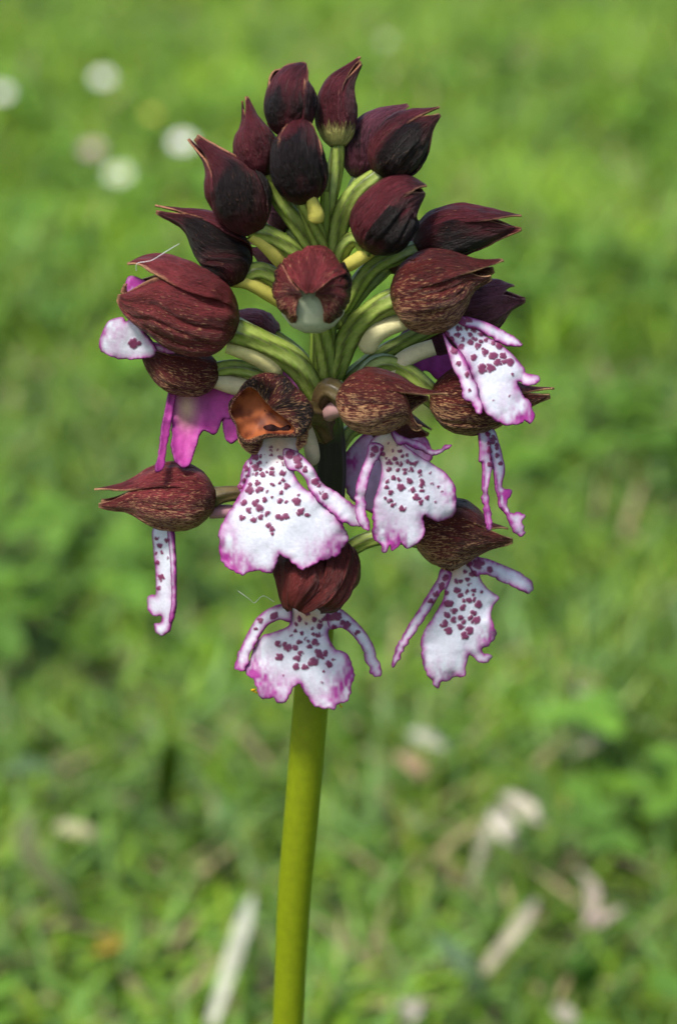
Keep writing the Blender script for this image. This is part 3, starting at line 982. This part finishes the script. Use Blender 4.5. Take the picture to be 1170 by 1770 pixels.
# ---------------------------------------------------------------- open flowers
# right upper flower (hood over the spotted white lip that points down to the right)
f, loc = bud([(684, 518, -42), (735, 508, -58), (800, 480, -62), (869, 454, -56)], 74, (0.2, -1, -0.38), 40, [(692, 520, -42), (650, 535, -38), (605, 580, -24), (572, 660, -6)], [17, 19, 21, 17],
             [([(700, 556, -40), (668, 566, -40), (645, 580, -38), (630, 612, -34)], [14, 16, 18, 15], (0.74, 0.68, 0.36))], name='flower', mat=M_SEPAL, dark=0.28, mottle=0.95, tips={0: (0, 0, 0), 1: (-10, 10, 10), 2: (-14, 22, -8)}, gap=20, prof=PROF_BEAK)
K3 = (560, 420, 2.925)
sheet('lip', f, loc, (790, 580, -72), [
    (zc([(610, 450), (690, 375), (740, 390), (800, 455), (890, 510), (960, 570), (1010, 630), (1030, 660), (1090, 675), (1080, 705), (1030, 720), (980, 702), (1000, 760), (1040, 810), (1060, 870), (1040, 915), (1010, 895), (985, 918), (900, 920), (840, 880), (795, 840), (770, 780), (745, 680), (700, 580), (650, 500)], *K3), 0),
    (zc([(600, 460), (640, 520), (690, 560), (720, 620), (740, 680), (765, 720), (775, 770), (795, 830), (785, 865), (760, 860), (745, 820), (700, 790), (690, 740), (680, 690), (650, 640), (630, 580)], *K3), -10),
    (zc([(660, 385), (700, 375), (780, 388), (860, 418), (930, 455), (985, 490), (1005, 515), (960, 522), (900, 508), (840, 475), (780, 440), (700, 420)], *K3), -5)],
    zx=0.10, zy=-0.28, bulge=0.10, size=100, seed=51, margin=6, wash=[(910, 722, 40, .65)],
    spots=zc([(620, 465, 14), (640, 492, 13), (655, 540, 20), (690, 525, 12), (680, 615, 10), (722, 670, 12), (725, 752, 8), (680, 435, 12), (675, 465, 11), (700, 488, 12), (735, 465, 9), (735, 505, 12), (752, 485, 10), (770, 522, 15), (750, 583, 15), (795, 632, 19), (800, 645, 14), (838, 635, 19), (878, 605, 17), (850, 570, 17), (812, 555, 14), (800, 540, 8), (905, 570, 14), (915, 598, 14), (940, 603, 15), (885, 518, 14), (850, 508, 12), (820, 490, 9), (790, 500, 8), (660, 405, 10), (700, 400, 18), (730, 390, 14), (720, 430, 8), (790, 460, 10), (950, 665, 8), (930, 772, 5), (850, 800, 4), (760, 440, 10)], *K3))

# right flower behind that lip
f, loc = bud([(748, 690, -8), (806, 692, -22), (880, 692, -24), (957, 681, -16)], 62, (0.0, -1, -0.15), 41, [(745, 680, -8), (700, 640, -8), (650, 630, -10), (600, 690, -6)], [15, 15, 15, 14],
             [([(750, 600, 0), (715, 612, -2), (690, 628, -6), (670, 650, -8)], [14, 15, 15, 13], (0.74, 0.68, 0.42))], name='flower', mat=M_SEPAL, dark=0.35, mottle=0.95, gap=16, prof=PROF_BEAK)
K5 = (660, 720, 3.613)
sheet('lip', f, loc, (838, 750, -40), [
    (zc([(640, 85), (690, 75), (720, 130), (750, 250), (765, 340), (745, 420), (760, 450), (805, 465), (800, 500), (770, 530), (790, 600), (850, 600), (890, 625), (865, 660), (885, 720), (840, 745), (800, 690), (760, 600), (725, 540), (705, 430), (685, 310), (650, 200)], *K5), 0),
    (zc([(600, 95), (650, 85), (670, 150), (672, 250), (682, 310), (665, 400), (652, 480), (662, 600), (668, 700), (640, 695), (625, 600), (615, 460), (620, 300), (600, 280), (603, 200)], *K5), -8)],
    zx=0.6, zy=-0.32, bulge=0.0, size=60, seed=52, margin=6, jag=2, wash=[(866, 855, 22, 0.9), (860, 870, 18, 0.7), (834, 890, 20, .8), (829, 780, 12, .5)],
    spots=zc([(660, 110, 14), (690, 135, 14), (665, 170, 14), (715, 185, 16), (665, 215, 18), (720, 245, 12), (735, 295, 10), (665, 300, 14), (670, 260, 12), (690, 160, 10)], *K5))

# left upper flower, hood and lip pointing left
f, loc = bud([(404, 566, -42), (345, 546, -60), (282, 512, -62), (212, 486, -56)], 76, (-0.25, -1, -0.1), 42, [(398, 572, -42), (455, 592, -38), (515, 632, -26), (556, 705, -8)], [18, 20, 22, 17],
             [([(392, 598, -36), (425, 606, -36), (455, 620, -32), (488, 648, -26)], [12, 17, 18, 14], (0.72, 0.66, 0.28))], name='flower', mat=M_RED, dark=0.25, mottle=0.6, prof=PROF_ROUND, gap=14,
             tips={0: (10, -24, 0), 1: (-8, 27, -8), 2: (0, 10, 8)}, ends=(1, .98, 1.0))
KN = (150, 430, 2.925)
sheet('lip', f, loc, (262, 590, -48), [
    (zc([(350, 520), (300, 552), (200, 554), (120, 540), (70, 510), (55, 460), (75, 410), (110, 360), (180, 345), (200, 370), (240, 345), (275, 400), (330, 475)], *KN), 0),
    (zc([(215, 140), (270, 150), (330, 200), (330, 330), (300, 420), (360, 480), (450, 515), (400, 525), (340, 500), (280, 430), (250, 340), (205, 260), (195, 200)], *KN), 8)],
    zx=-0.15, zy=0.35, bulge=0.2, size=80, seed=53, margin=6, wash=[(185, 575, 26, .55), (235, 480, 40, .9), (225, 520, 30, .6)], spots=zc([(235, 478, 22), (225, 470, 10), (265, 478, 12), (240, 458, 10)], *KN))

# flower below it with the magenta lip seen from behind
f, loc = bud([(376, 645, -4), (320, 642, -10), (275, 622, -10), (236, 590, -6)], 44, (-0.2, -1, 0.0), 43, [(370, 630, -4), (410, 636, -6), (460, 655, -8), (550, 730, -6)], [14, 14, 15, 14],
             [([(372, 655, -2), (400, 664, -2), (430, 672, -2), (462, 690, -2)], [16, 17, 17, 14], (0.72, 0.64, 0.38))], name='flower', mat=M_SEPAL, dark=0.2, mottle=0.8, gap=10)
MAGB = np.array([0.40, 0.045, 0.26])
sheet('lip', f, loc, (330, 680, 14), [
    (zc([(440, 690), (600, 670), (740, 722), (752, 790), (725, 860), (690, 860), (655, 940), (600, 920), (572, 940), (550, 1020), (520, 1105), (460, 1085), (435, 1000), (435, 900), (425, 800)], *KN), 0),
    (zc([(430, 700), (462, 700), (445, 800), (428, 900), (412, 1010), (397, 1120), (362, 1120), (378, 1000), (390, 880), (410, 780)], *KN), -4),
    (zc([(690, 830), (740, 800), (790, 900), (760, 970), (705, 965)], *KN), 5)],
    zx=0.2, zy=0.1, bulge=-0.25, size=70, seed=54, margin=4, basec=MAGB, neck=(322, 705, 18, 30), jag=1.2).data.name = 'lip_reverse'

# left lower flower, side view, lip edge-on
f, loc = bud([(368, 864, -22), (312, 860, -34), (236, 858, -34), (163, 853, -28)], 60, (0, -1, -0.12), 44, [(362, 853, -22), (405, 853, -18), (470, 858, -10), (550, 870, -4)], [13, 13, 13, 14],
             [([(362, 885, -20), (392, 884, -18), (420, 888, -14), (450, 905, -8)], [12, 12, 11, 9], (0.50, 0.26, 0.30))], name='flower', ocol=brown_ovary, mat=M_RED, dark=0.12, mottle=0.95,
             tips={0: (2, -5, 0), 1: (4, 18, -6), 2: (2, 12, 6)}, gap=8, prof=PROF_BEAK)
K6 = (150, 780, 3.9)
sheet('lip', f, loc, (285, 920, -26), [
    (zc([(450, 520), (580, 525), (600, 640), (605, 760), (606, 900), (605, 1050), (590, 1110), (575, 1160), (560, 1210), (510, 1248), (465, 1225), (450, 1170), (490, 1165), (510, 1120), (440, 1115), (405, 1070), (400, 990), (430, 972), (462, 970), (466, 900), (460, 780), (448, 660)], *K6), 0),
    (zc([(555, 530), (585, 540), (606, 700), (610, 900), (604, 1060), (585, 1130), (565, 1150), (580, 1000), (578, 800), (565, 640)], *K6), -7)],
    zx=-1.1, zy=0.05, seed=55, margin=5, jag=1.0, spots=zc([(518, 682, 12), (480, 750, 16), (510, 850, 18), (490, 925, 14), (550, 600, 14), (480, 590, 12), (555, 720, 10), (500, 640, 14), (470, 690, 12), (505, 870, 14)], *K6))

# right lower flower
f, loc = bud([(722, 930, -32), (780, 922, -46), (840, 928, -50), (892, 932, -44)], 62, (0.1, -1, 0.0), 45, [(726, 926, -32), (680, 926, -28), (620, 940, -18), (556, 990, -4)], [14, 14, 15, 14],
             name='flower', mat=M_SEPAL, dark=0.35, mottle=0.95, gap=12, tips={0: (-16, -16, 0), 2: (0, 2, -4)}, prof=PROF_BEAK)
sheet('lip', f, loc, (790, 990, -42), [
    (zc([(370, 915), (480, 870), (620, 885), (610, 990), (640, 1050), (690, 1100), (735, 1135), (700, 1180), (680, 1250), (700, 1310), (715, 1360), (680, 1420), (630, 1448), (640, 1480), (690, 1500), (670, 1530), (620, 1545), (570, 1500), (545, 1490), (525, 1550), (520, 1620), (460, 1630), (400, 1655), (370, 1660), (355, 1695), (320, 1680), (310, 1640), (270, 1590), (250, 1500), (245, 1400), (270, 1320), (320, 1250), (370, 1170), (390, 1090), (400, 1020)], *K5), 0),
    (zc([(370, 950), (340, 1020), (290, 1100), (230, 1200), (160, 1310), (100, 1420), (70, 1500), (65, 1570), (95, 1550), (130, 1470), (190, 1370), (260, 1270), (320, 1170), (370, 1090), (405, 1060), (430, 980)], *K5), -3),
    (zc([(530, 890), (620, 882), (700, 905), (790, 940), (880, 985), (950, 1050), (930, 1110), (870, 1085), (790, 1050), (710, 1010), (640, 985), (580, 990)], *K5), -3)],
    zx=0.15, zy=-0.1, bulge=0.12, size=80, seed=56, margin=6, neck=(780, 985, 28, 24), wash=[(846, 1100, 20, .75), (765, 1175, 30, .45)],
    spots=zc([(600, 920, 30), (550, 920, 18), (672, 955, 18), (400, 1005, 20), (370, 1055, 20), (335, 1105, 16), (308, 1150, 14), (570, 985, 16), (515, 970, 9), (460, 1025, 14), (490, 1030, 10), (530, 1020, 10), (540, 1050, 8), (405, 1095, 14), (465, 1085, 14), (485, 1115, 14), (575, 1085, 12), (530, 1095, 12), (615, 1095, 10), (415, 1165, 20), (500, 1192, 18), (540, 1148, 14), (565, 1140, 12), (595, 1172, 20), (445, 1212, 17), (402, 1240, 15), (445, 1265, 17), (490, 1255, 13), (505, 1285, 13), (545, 1255, 13), (565, 1225, 14), (582, 1272, 21), (395, 1290, 21), (412, 1335, 20), (490, 1315, 17), (550, 1335, 23), (515, 1365, 20), (380, 1300, 12), (510, 1145, 10), (575, 1115, 8)], *K5))

# back flowers glimpsed behind the stem
f, loc = bud([(478, 580, 80), (450, 570, 88), (420, 560, 88), (380, 548, 84)], 34, (-0.2, -1, -0.2), 46, [(490, 590, 78), (520, 620, 50), (556, 680, 8)], [12, 13, 13], name='flower', mat=M_FAR, dark=0.10, mottle=0.2)
sheet('lip', f, loc, (505, 640, 74), [([(478, 615), (500, 625), (528, 660), (545, 700), (530, 740), (500, 720), (485, 680), (474, 640)], 0)], zx=-0.3, zy=0.1, seed=57, margin=4, basec=np.array([0.40, 0.10, 0.33]))
f, loc = bud([(690, 600, 90), (740, 590, 100), (790, 580, 100), (850, 570, 96)], 36, (0.1, -1, -0.1), 47, [(690, 602, 88), (640, 640, 50), (575, 700, 8)], [12, 13, 13], name='flower', mat=M_BACK, dark=0.2, mottle=0.3)
sheet('lip', f, loc, (735, 615, 70), [([(680, 640), (700, 610), (740, 590), (780, 600), (790, 640), (760, 656), (735, 640), (715, 655)], 0)], zx=0.3, zy=0.2, seed=58, margin=4, basec=np.array([0.36, 0.04, 0.26]))
f, loc = bud([(640, 735, 60), (675, 735, 74), (710, 740, 78), (745, 748, 76)], 34, (0.1, -1, -0.1), 48, [(638, 735, 58), (600, 750, 36), (570, 800, 8)], [12, 13, 13], name='flower', mat=M_SEPAL, dark=0.1, mottle=0.3)
sheet('lip', f, loc, (660, 780, 56), [([(640, 745), (700, 738), (735, 755), (745, 795), (700, 820), (665, 875), (640, 885), (605, 860), (590, 815), (600, 780)], 0)], zx=0.1, zy=0.1, bulge=-0.1, seed=59, margin=5, basec=np.array([0.62, 0.42, 0.66]), wash=[(600, 790, 30, .8), (735, 770, 20, .5)])

# centre right flower: hood with two long tips, spotted lip below
f, loc = bud([(592, 690, -98), (640, 696, -122), (700, 694, -128), (772, 688, -118)], 60, (0.05, -1, -0.15), 49, [(600, 690, -98), (572, 672, -84), (556, 690, -60), (562, 740, -20)], [21, 18, 17, 18],
             [([(600, 704, -92), (584, 706, -86), (572, 712, -76), (566, 722, -64)], [14, 15, 14, 11], (0.52, 0.30, 0.28))], name='flower', ocol=brown_ovary, mat=M_SEPAL, dark=0.2, mottle=1.05, gap=16,
             tips={0: (0, -4, 0), 1: (-26, 0, 10), 2: (-36, 50, -10)}, prof=PROF_BEAK)
K2 = (570, 630, 4.68)
sheet('lip', f, loc, (690, 760, -116), [
    (zc([(320, 640), (400, 560), (500, 530), (590, 600), (605, 650), (680, 710), (760, 760), (840, 810), (920, 860), (980, 930), (1020, 1000), (1020, 1090), (1022, 1190), (960, 1240), (880, 1270), (800, 1240), (765, 1210), (755, 1260), (770, 1340), (735, 1420), (680, 1465), (620, 1485), (575, 1440), (545, 1490), (500, 1510), (490, 1460), (465, 1510), (435, 1520), (400, 1450), (350, 1400), (345, 1330), (350, 1200), (355, 1090), (385, 1010), (415, 880), (412, 810), (395, 770), (370, 740)], *K2), 0),
    (zc([(320, 640), (290, 760), (245, 880), (215, 1000), (205, 1140), (215, 1240), (250, 1300), (310, 1340), (320, 1310), (300, 1220), (290, 1120), (300, 1000), (330, 880), (365, 790), (385, 770), (430, 660)], *K2), -6),
    (zc([(490, 535), (560, 570), (640, 605), (720, 625), (780, 660), (830, 688), (880, 688), (930, 655), (985, 650), (980, 668), (930, 694), (880, 728), (820, 742), (760, 710), (690, 675), (620, 645), (540, 640)], *K2), -6)],
    zx=0.18, zy=-0.12, bulge=0.12, size=80, seed=60, margin=6, neck=(672, 775, 30, 30), wash=[(785, 845, 26, .8), (680, 935, 34, .6), (650, 915, 20, .5)],
    spots=zc([(360, 690, 24), (340, 735, 18), (410, 690, 10), (425, 720, 16), (455, 760, 10), (480, 795, 18), (525, 765, 12), (530, 800, 12), (565, 805, 14), (480, 850, 20), (550, 855, 12), (610, 865, 18), (515, 915, 18), (560, 930, 14), (640, 940, 20), (660, 950, 14), (575, 990, 26), (465, 945, 14), (460, 995, 10), (495, 1035, 16), (665, 1015, 18), (690, 1070, 22), (715, 1085, 14), (735, 1120, 18), (785, 1080, 14), (740, 940, 16), (735, 980, 18), (730, 900, 12), (750, 965, 16), (655, 850, 16), (690, 800, 20), (625, 785, 14), (650, 800, 14), (620, 730, 14), (450, 1080, 12), (480, 1100, 14), (510, 1135, 16), (585, 1165, 18), (740, 1020, 10), (820, 880, 8), (830, 960, 8), (880, 995, 8), (905, 1025, 8), (860, 1115, 5), (590, 740, 10), (500, 700, 8), (540, 660, 7), (470, 640, 7), (440, 610, 6), (560, 700, 8), (720, 870, 14)], *K2))

# bottom centre flower: hood hangs forward over the broad lip
f, loc = bud([(552, 938, -50), (548, 985, -84), (540, 1022, -104), (520, 1058, -112)], 74, (0.05, -0.4, -1), 61, [(552, 940, -50), (556, 925, -36), (560, 915, -18), (562, 930, -4)], [17, 17, 17, 16],
             name='flower', mat=M_SEPAL, dark=0.10, mottle=0.7, prof=PROF_BLUNT, edge=0.35, cents=(90, 162, 18), halfs=(44, 60, 60), keelamp=0.14, tips={0: (-6, -4, -8), 1: (14, -10, 0), 2: (-10, 10, 0)}, dents=0.12)
K4 = (380, 930, 3.656)
sheet('lip', f, loc, (530, 1080, -74), [
    (zc([(430, 420), (580, 380), (740, 430), (745, 560), (690, 580), (690, 630), (730, 700), (790, 720), (820, 770), (850, 850), (835, 930), (830, 970), (800, 1040), (735, 1055), (725, 1095), (690, 1075), (640, 1078), (590, 1060), (550, 1000), (520, 940), (490, 930), (465, 950), (440, 1000), (405, 1035), (360, 1040), (335, 1005), (270, 1015), (240, 970), (215, 910), (175, 880), (160, 840), (200, 740), (260, 625), (340, 595), (440, 545)], *K4), 0),
    (zc([(440, 420), (360, 425), (290, 460), (225, 520), (170, 610), (130, 700), (100, 790), (95, 830), (140, 850), (165, 820), (195, 740), (230, 660), (270, 590), (310, 545), (380, 515), (450, 525)], *K4), -6),
    (zc([(680, 430), (750, 440), (820, 490), (900, 570), (950, 650), (990, 740), (1020, 820), (1018, 870), (960, 868), (930, 790), (890, 690), (840, 620), (780, 570), (690, 560)], *K4), -4)],
    zx=0.0, zy=-0.05, bulge=0.12, size=90, seed=62, margin=6, jag=2.0, neck=(530, 1065, 36, 18), wash=[(440, 1165, 34, .85), (480, 1200, 26, .55), (600, 1180, 30, .85), (575, 1208, 18, .7)],
    spots=zc([(340, 492, 22), (262, 525, 16), (225, 575, 8), (730, 490, 26), (690, 500, 22), (750, 505, 14), (770, 535, 16), (800, 548, 18), (860, 600, 14), (720, 560, 16), (505, 510, 14), (560, 478, 12), (600, 515, 10), (480, 545, 12), (520, 600, 14), (480, 585, 10), (545, 540, 7), (630, 560, 16), (660, 510, 14), (625, 615, 16), (595, 610, 10), (605, 660, 16), (560, 655, 10), (570, 685, 12), (505, 660, 10), (450, 615, 7), (370, 665, 16), (410, 672, 12), (430, 692, 18), (470, 692, 14), (375, 750, 20), (505, 730, 14), (490, 760, 16), (485, 812, 18), (545, 815, 16), (590, 780, 26), (625, 730, 24), (645, 745, 14), (670, 728, 16), (690, 800, 18), (720, 770, 8), (660, 840, 8), (637, 912, 6), (405, 865, 6), (540, 640, 8), (640, 530, 10), (590, 570, 8)], *K4))

# front flower: hood open towards us, the largest lip
K1 = (370, 630, 3.774)
f, loc = new_flower('flower', [(515, 705, -96), (535, 712, -76), (552, 725, -50), (562, 760, -16)], [18, 19, 18, 17], ocol=brown_ovary, label='front flower with gaping orange-brown hood')


def open_hood(parent, loc, anchor, outer, opening, back, seed):
    w0, fr = frame_at(anchor)
    n = 96
    cx, cy = anchor[0], anchor[1]

    def polar(poly):
        o = closed_smooth(poly, 1.5)
        an = np.arctan2(o[:, 1] - cy, o[:, 0] - cx)
        ra = np.hypot(o[:, 0] - cx, o[:, 1] - cy)
        i = np.argsort(an)
        return np.interp(np.linspace(-math.pi, math.pi, n, endpoint=False), an[i], ra[i], period=2 * math.pi)
    th = np.linspace(-math.pi, math.pi, n, endpoint=False)
    ro, ra = polar(outer), polar(opening)
    ra = np.minimum(ra, ro - 3)
    dirs = np.stack([np.cos(th), np.sin(th)], 1)

    def ring(r, z, sx=0.0, sy=0.0):
        return np.stack([dirs[:, 0] * r + sx, dirs[:, 1] * r + sy, np.full(n, z)], 1)
    bx, by, bz = back[0] - cx, back[1] - cy, back[2]
    thick = ro - ra
    rings = [ring(ra, -10 - 0 * thick[0])]
    for t in np.linspace(0.12, 1, 10):
        r = ra + thick * math.sin(t * math.pi / 2)
        q = ring(r, 0)
        q[:, 2] = -10 - np.minimum(thick, 40) * 0.55 * math.sin(min(t * 2.2, math.pi)) + 12 * t * t
        rings.append(q)
    for t in np.linspace(0.1, 1, 14):
        k = math.cos(t * math.pi / 2)
        q = ring(ro * (0.12 + 0.88 * k), 2 + (bz - 2) * math.sin(t * math.pi / 2), bx * t ** 2.5, by * t ** 2.5)
        rings.append(q)
    X = np.array(rings)
    nr = len(X)
    ti = np.arange(nr)[:, None] / nr
    nn = vnoise(np.cos(th)[None] * 3 + ti * 5, np.sin(th)[None] * 3, ti * 4, seed=seed)
    X[1:, :, :2] *= (1 + 0.035 * nn[1:, :, None])
    X[1:, :, 2] += 4 * nn[1:]
    V = X.reshape(-1, 3) @ fr + (w0 - loc)
    e = np.repeat(np.clip(1 - np.arange(nr) / 2.0, 0, 1)[:, None], n, 1) * 0.55
    low = 0.5 + 0.5 * np.sin(th)[None] + 0 * ti
    C = np.stack([e, 0.55 + 0.35 * low, 0.42 + 0.35 * nn, 0 * e], -1).reshape(-1, 4)
    U = np.stack([ti * 9 + 0 * th[None], th[None] * 3.4 + 0 * ti], -1).reshape(-1, 2)
    o = make_mesh('hood', V, grid_faces(nr, n, True), M_SEPAL, parent, colors=C, uvs=U)
    # lining
    rings = []
    for t in np.linspace(0, 1, 12):
        k = math.cos(t * math.pi / 2)
        rings.append(ring((ra + 0.6) * (0.03 + 0.97 * k) , -9 + 34 * math.sin(t * math.pi / 2), 8 * t, -6 * t))
    X = np.array(rings)
    ti = np.linspace(0, 1, 12)[:, None]
    nn = vnoise(X[..., 0] / 17, X[..., 1] / 12, seed=seed + 2) * 0.8 + 0.4 * vnoise(X[..., 0] / 6, X[..., 1] / 9, seed=seed + 3)
    V = X.reshape(-1, 3) @ fr + (w0 - loc)
    c1 = np.array([0.36, 0.105, 0.035]); c2 = np.array([0.08, 0.014, 0.008])
    kk = np.clip(0.35 + 0.9 * nn, 0, 1)[..., None]
    C = (c1 * (1 - kk) + c2 * kk).reshape(-1, 3)
    make_mesh('hood_lining', V, grid_faces(12, n, True), M_SPUR, parent, colors=C)


open_hood(f, loc, (*zc([(300, 320)], *K1)[0], -118),
          zc([(95, 300), (100, 240), (150, 190), (190, 130), (250, 80), (330, 55), (400, 62), (470, 80), (530, 140), (600, 200), (640, 270), (640, 340), (612, 420), (560, 470), (470, 480), (380, 480), (320, 490), (270, 520), (200, 520), (155, 470), (140, 400), (110, 350)], *K1),
          zc([(112, 310), (128, 262), (175, 195), (225, 150), (275, 170), (320, 225), (380, 290), (440, 335), (500, 385), (525, 425), (500, 452), (430, 455), (350, 452), (280, 470), (215, 490), (165, 450), (150, 390), (125, 350)], *K1),
          (505, 702, 62), 71)
sheet('sepal', f, loc, (*zc([(220, 480)], *K1)[0], -122), [(zc([(148, 400), (160, 370), (215, 430), (300, 455), (312, 500), (292, 560), (250, 584), (205, 562), (165, 510)], *K1), 0)],
      bulge=0.5, size=40, ruffle=3, seed=72, mat=M_SEPAL, hoodlike=(0.8, 0.1), thick=0.0003)
sheet('sepal', f, loc, (*zc([(570, 450)], *K1)[0], -128), [(zc([(535, 330), (600, 330), (632, 380), (612, 430), (606, 480), (592, 530), (558, 552), (540, 515), (545, 460)], *K1), 0)],
      bulge=0.5, size=40, ruffle=2, seed=73, mat=M_SEPAL, hoodlike=(0.9, 0.15), thick=0.0003)
# column with its dark anther in the mouth of the hood
w = [(456, 738, -110), (468, 742, -114), (486, 744, -115), (506, 739, -114)]
tube_mesh('column', np.array([P(p) for p in w]), [2 * PX, 9 * PX, 5 * PX, 9 * PX], M_POLLEN, f, loc,
          lambda s, th, ph: np.array([0.008, 0.002, 0.002]) * (1 + 2.0 * math.sin(9 * s) ** 2), nseg=14, sides=14)
sheet('lip', f, loc, (490, 790, -118), [
    (zc([(300, 470), (400, 440), (520, 430), (545, 450), (545, 540), (555, 620), (520, 690), (560, 780), (610, 825), (650, 843), (720, 900), (790, 970), (840, 1040), (868, 1120), (865, 1160), (835, 1200), (790, 1250), (700, 1280), (640, 1310), (590, 1335), (540, 1315), (480, 1270), (440, 1250), (425, 1238), (415, 1290), (375, 1355), (300, 1345), (230, 1350), (180, 1375), (130, 1355), (85, 1330), (45, 1270), (35, 1200), (40, 1150), (30, 1090), (75, 1010), (130, 910), (190, 810), (225, 700), (245, 600), (290, 550)], *K1), 0),
    (zc([(270, 580), (235, 605), (200, 645), (175, 720), (160, 800), (165, 832), (190, 815), (230, 720), (260, 660)], *K1), 7),
    (zc([(450, 560), (520, 560), (590, 610), (650, 680), (710, 780), (790, 830), (870, 890), (930, 940), (965, 1010), (945, 1060), (870, 1045), (800, 1000), (720, 930), (650, 855), (625, 825), (600, 760), (550, 700), (480, 680)], *K1), -5)],
    zx=-0.05, zy=-0.16, bulge=0.14, size=100, seed=63, margin=6, jag=1.8, neck=(482, 770, 34, 26), wash=[(395, 970, 30, .55), (420, 985, 24, .5), (575, 945, 30, .5), (550, 955, 20, .35), (392, 925, 18, .4)],
    spots=zc([(500, 590, 24), (540, 620, 22), (560, 640, 14), (550, 665, 16), (595, 683, 18), (660, 765, 20), (680, 790, 10), (725, 860, 18), (700, 840, 8), (270, 600, 20), (310, 595, 10), (290, 640, 14), (270, 670, 22), (300, 685, 10), (275, 715, 14), (320, 720, 14), (385, 680, 10), (385, 712, 14), (440, 610, 12), (450, 650, 12), (450, 710, 14), (345, 700, 8), (240, 640, 10), (285, 775, 14), (295, 815, 18), (235, 820, 24), (245, 790, 14), (200, 905, 16), (275, 905, 20), (295, 940, 22), (230, 950, 16), (180, 1000, 16), (265, 1010, 18), (305, 995, 14), (345, 975, 16), (330, 885, 16), (420, 992, 14), (470, 990, 16), (445, 1000, 12), (360, 1050, 14), (375, 1075, 14), (385, 1100, 12), (540, 890, 22), (570, 960, 20), (555, 975, 14), (610, 980, 12), (435, 890, 18), (480, 895, 8), (475, 795, 18), (450, 750, 12), (385, 785, 9), (340, 825, 8), (440, 835, 10), (430, 770, 8), (550, 850, 10), (385, 860, 6), (210, 680, 16), (190, 750, 14), (170, 800, 14), (215, 720, 10), (372, 560, 8), (372, 590, 7), (372, 540, 5), (410, 560, 5), (345, 640, 6), (410, 640, 6)], *K1))
spur(f, loc, [(528, 740, -96), (536, 765, -90), (540, 785, -82), (541, 803, -72)], [12, 13, 13, 10], (0.60, 0.50, 0.36))

# ---------------------------------------------------------------- small loose things
def clump(name, at, r, n, label):
    w = P(at)
    V, F = [], []
    g = np.random.default_rng(int(at[0]))
    for i in range(n):
        c = g.normal(0, r * 0.8, 3) * PX
        b = len(V)
        for (x, y, z) in ((1, 0, 0), (-1, 0, 0), (0, 1, 0), (0, -1, 0), (0, 0, 1), (0, 0, -1)):
            V.append(c + np.array([x, y, z]) * r * PX * (0.5 + 0.3 * g.random()))
        F += [(b + i, b + j, b + k) for i, j, k in ((0, 2, 4), (2, 1, 4), (1, 3, 4), (3, 0, 4), (2, 0, 5), (1, 2, 5), (3, 1, 5), (0, 3, 5))]
    o = make_mesh(name, V, F, M_POLLEN, None, tuple(w), colors=[(0.65, 0.38, 0.01)] * len(V))
    tag(o, label, 'pollen', 'yellow pollen on the lowest lip')


clump('pollen_clump', (440, 1196, -78), 3.5, 8, 'larger yellow pollen clump at the margin of the lowest lip')
clump('pollen_clump', (590, 1221, -76), 2.4, 4, 'smaller yellow pollen grain under the edge of the lowest lip')


def thread(pts, label):
    w = np.array([P(p) for p in pts])
    o = tube_mesh('spider_silk', w, [0.55 * PX] * len(pts), M_SILK, None, w[0], lambda s, th, ph: np.array([0.7, 0.7, 0.7]), nseg=24, sides=5)
    o.location = w[0]
    tag(o, label, 'silk thread', 'loose silk threads')


thread([(236, 468, -84), (238, 455, -88), (262, 450, -92), (290, 433, -90), (312, 420, -70)], 'fine silk thread trailing from the tip of the largest reddish hood')
thread([(474, 1040, -110), (455, 1030, -112), (440, 1042, -110), (432, 1036, -112), (410, 1020, -110)], 'fine silk thread beside the lowest brown hood')
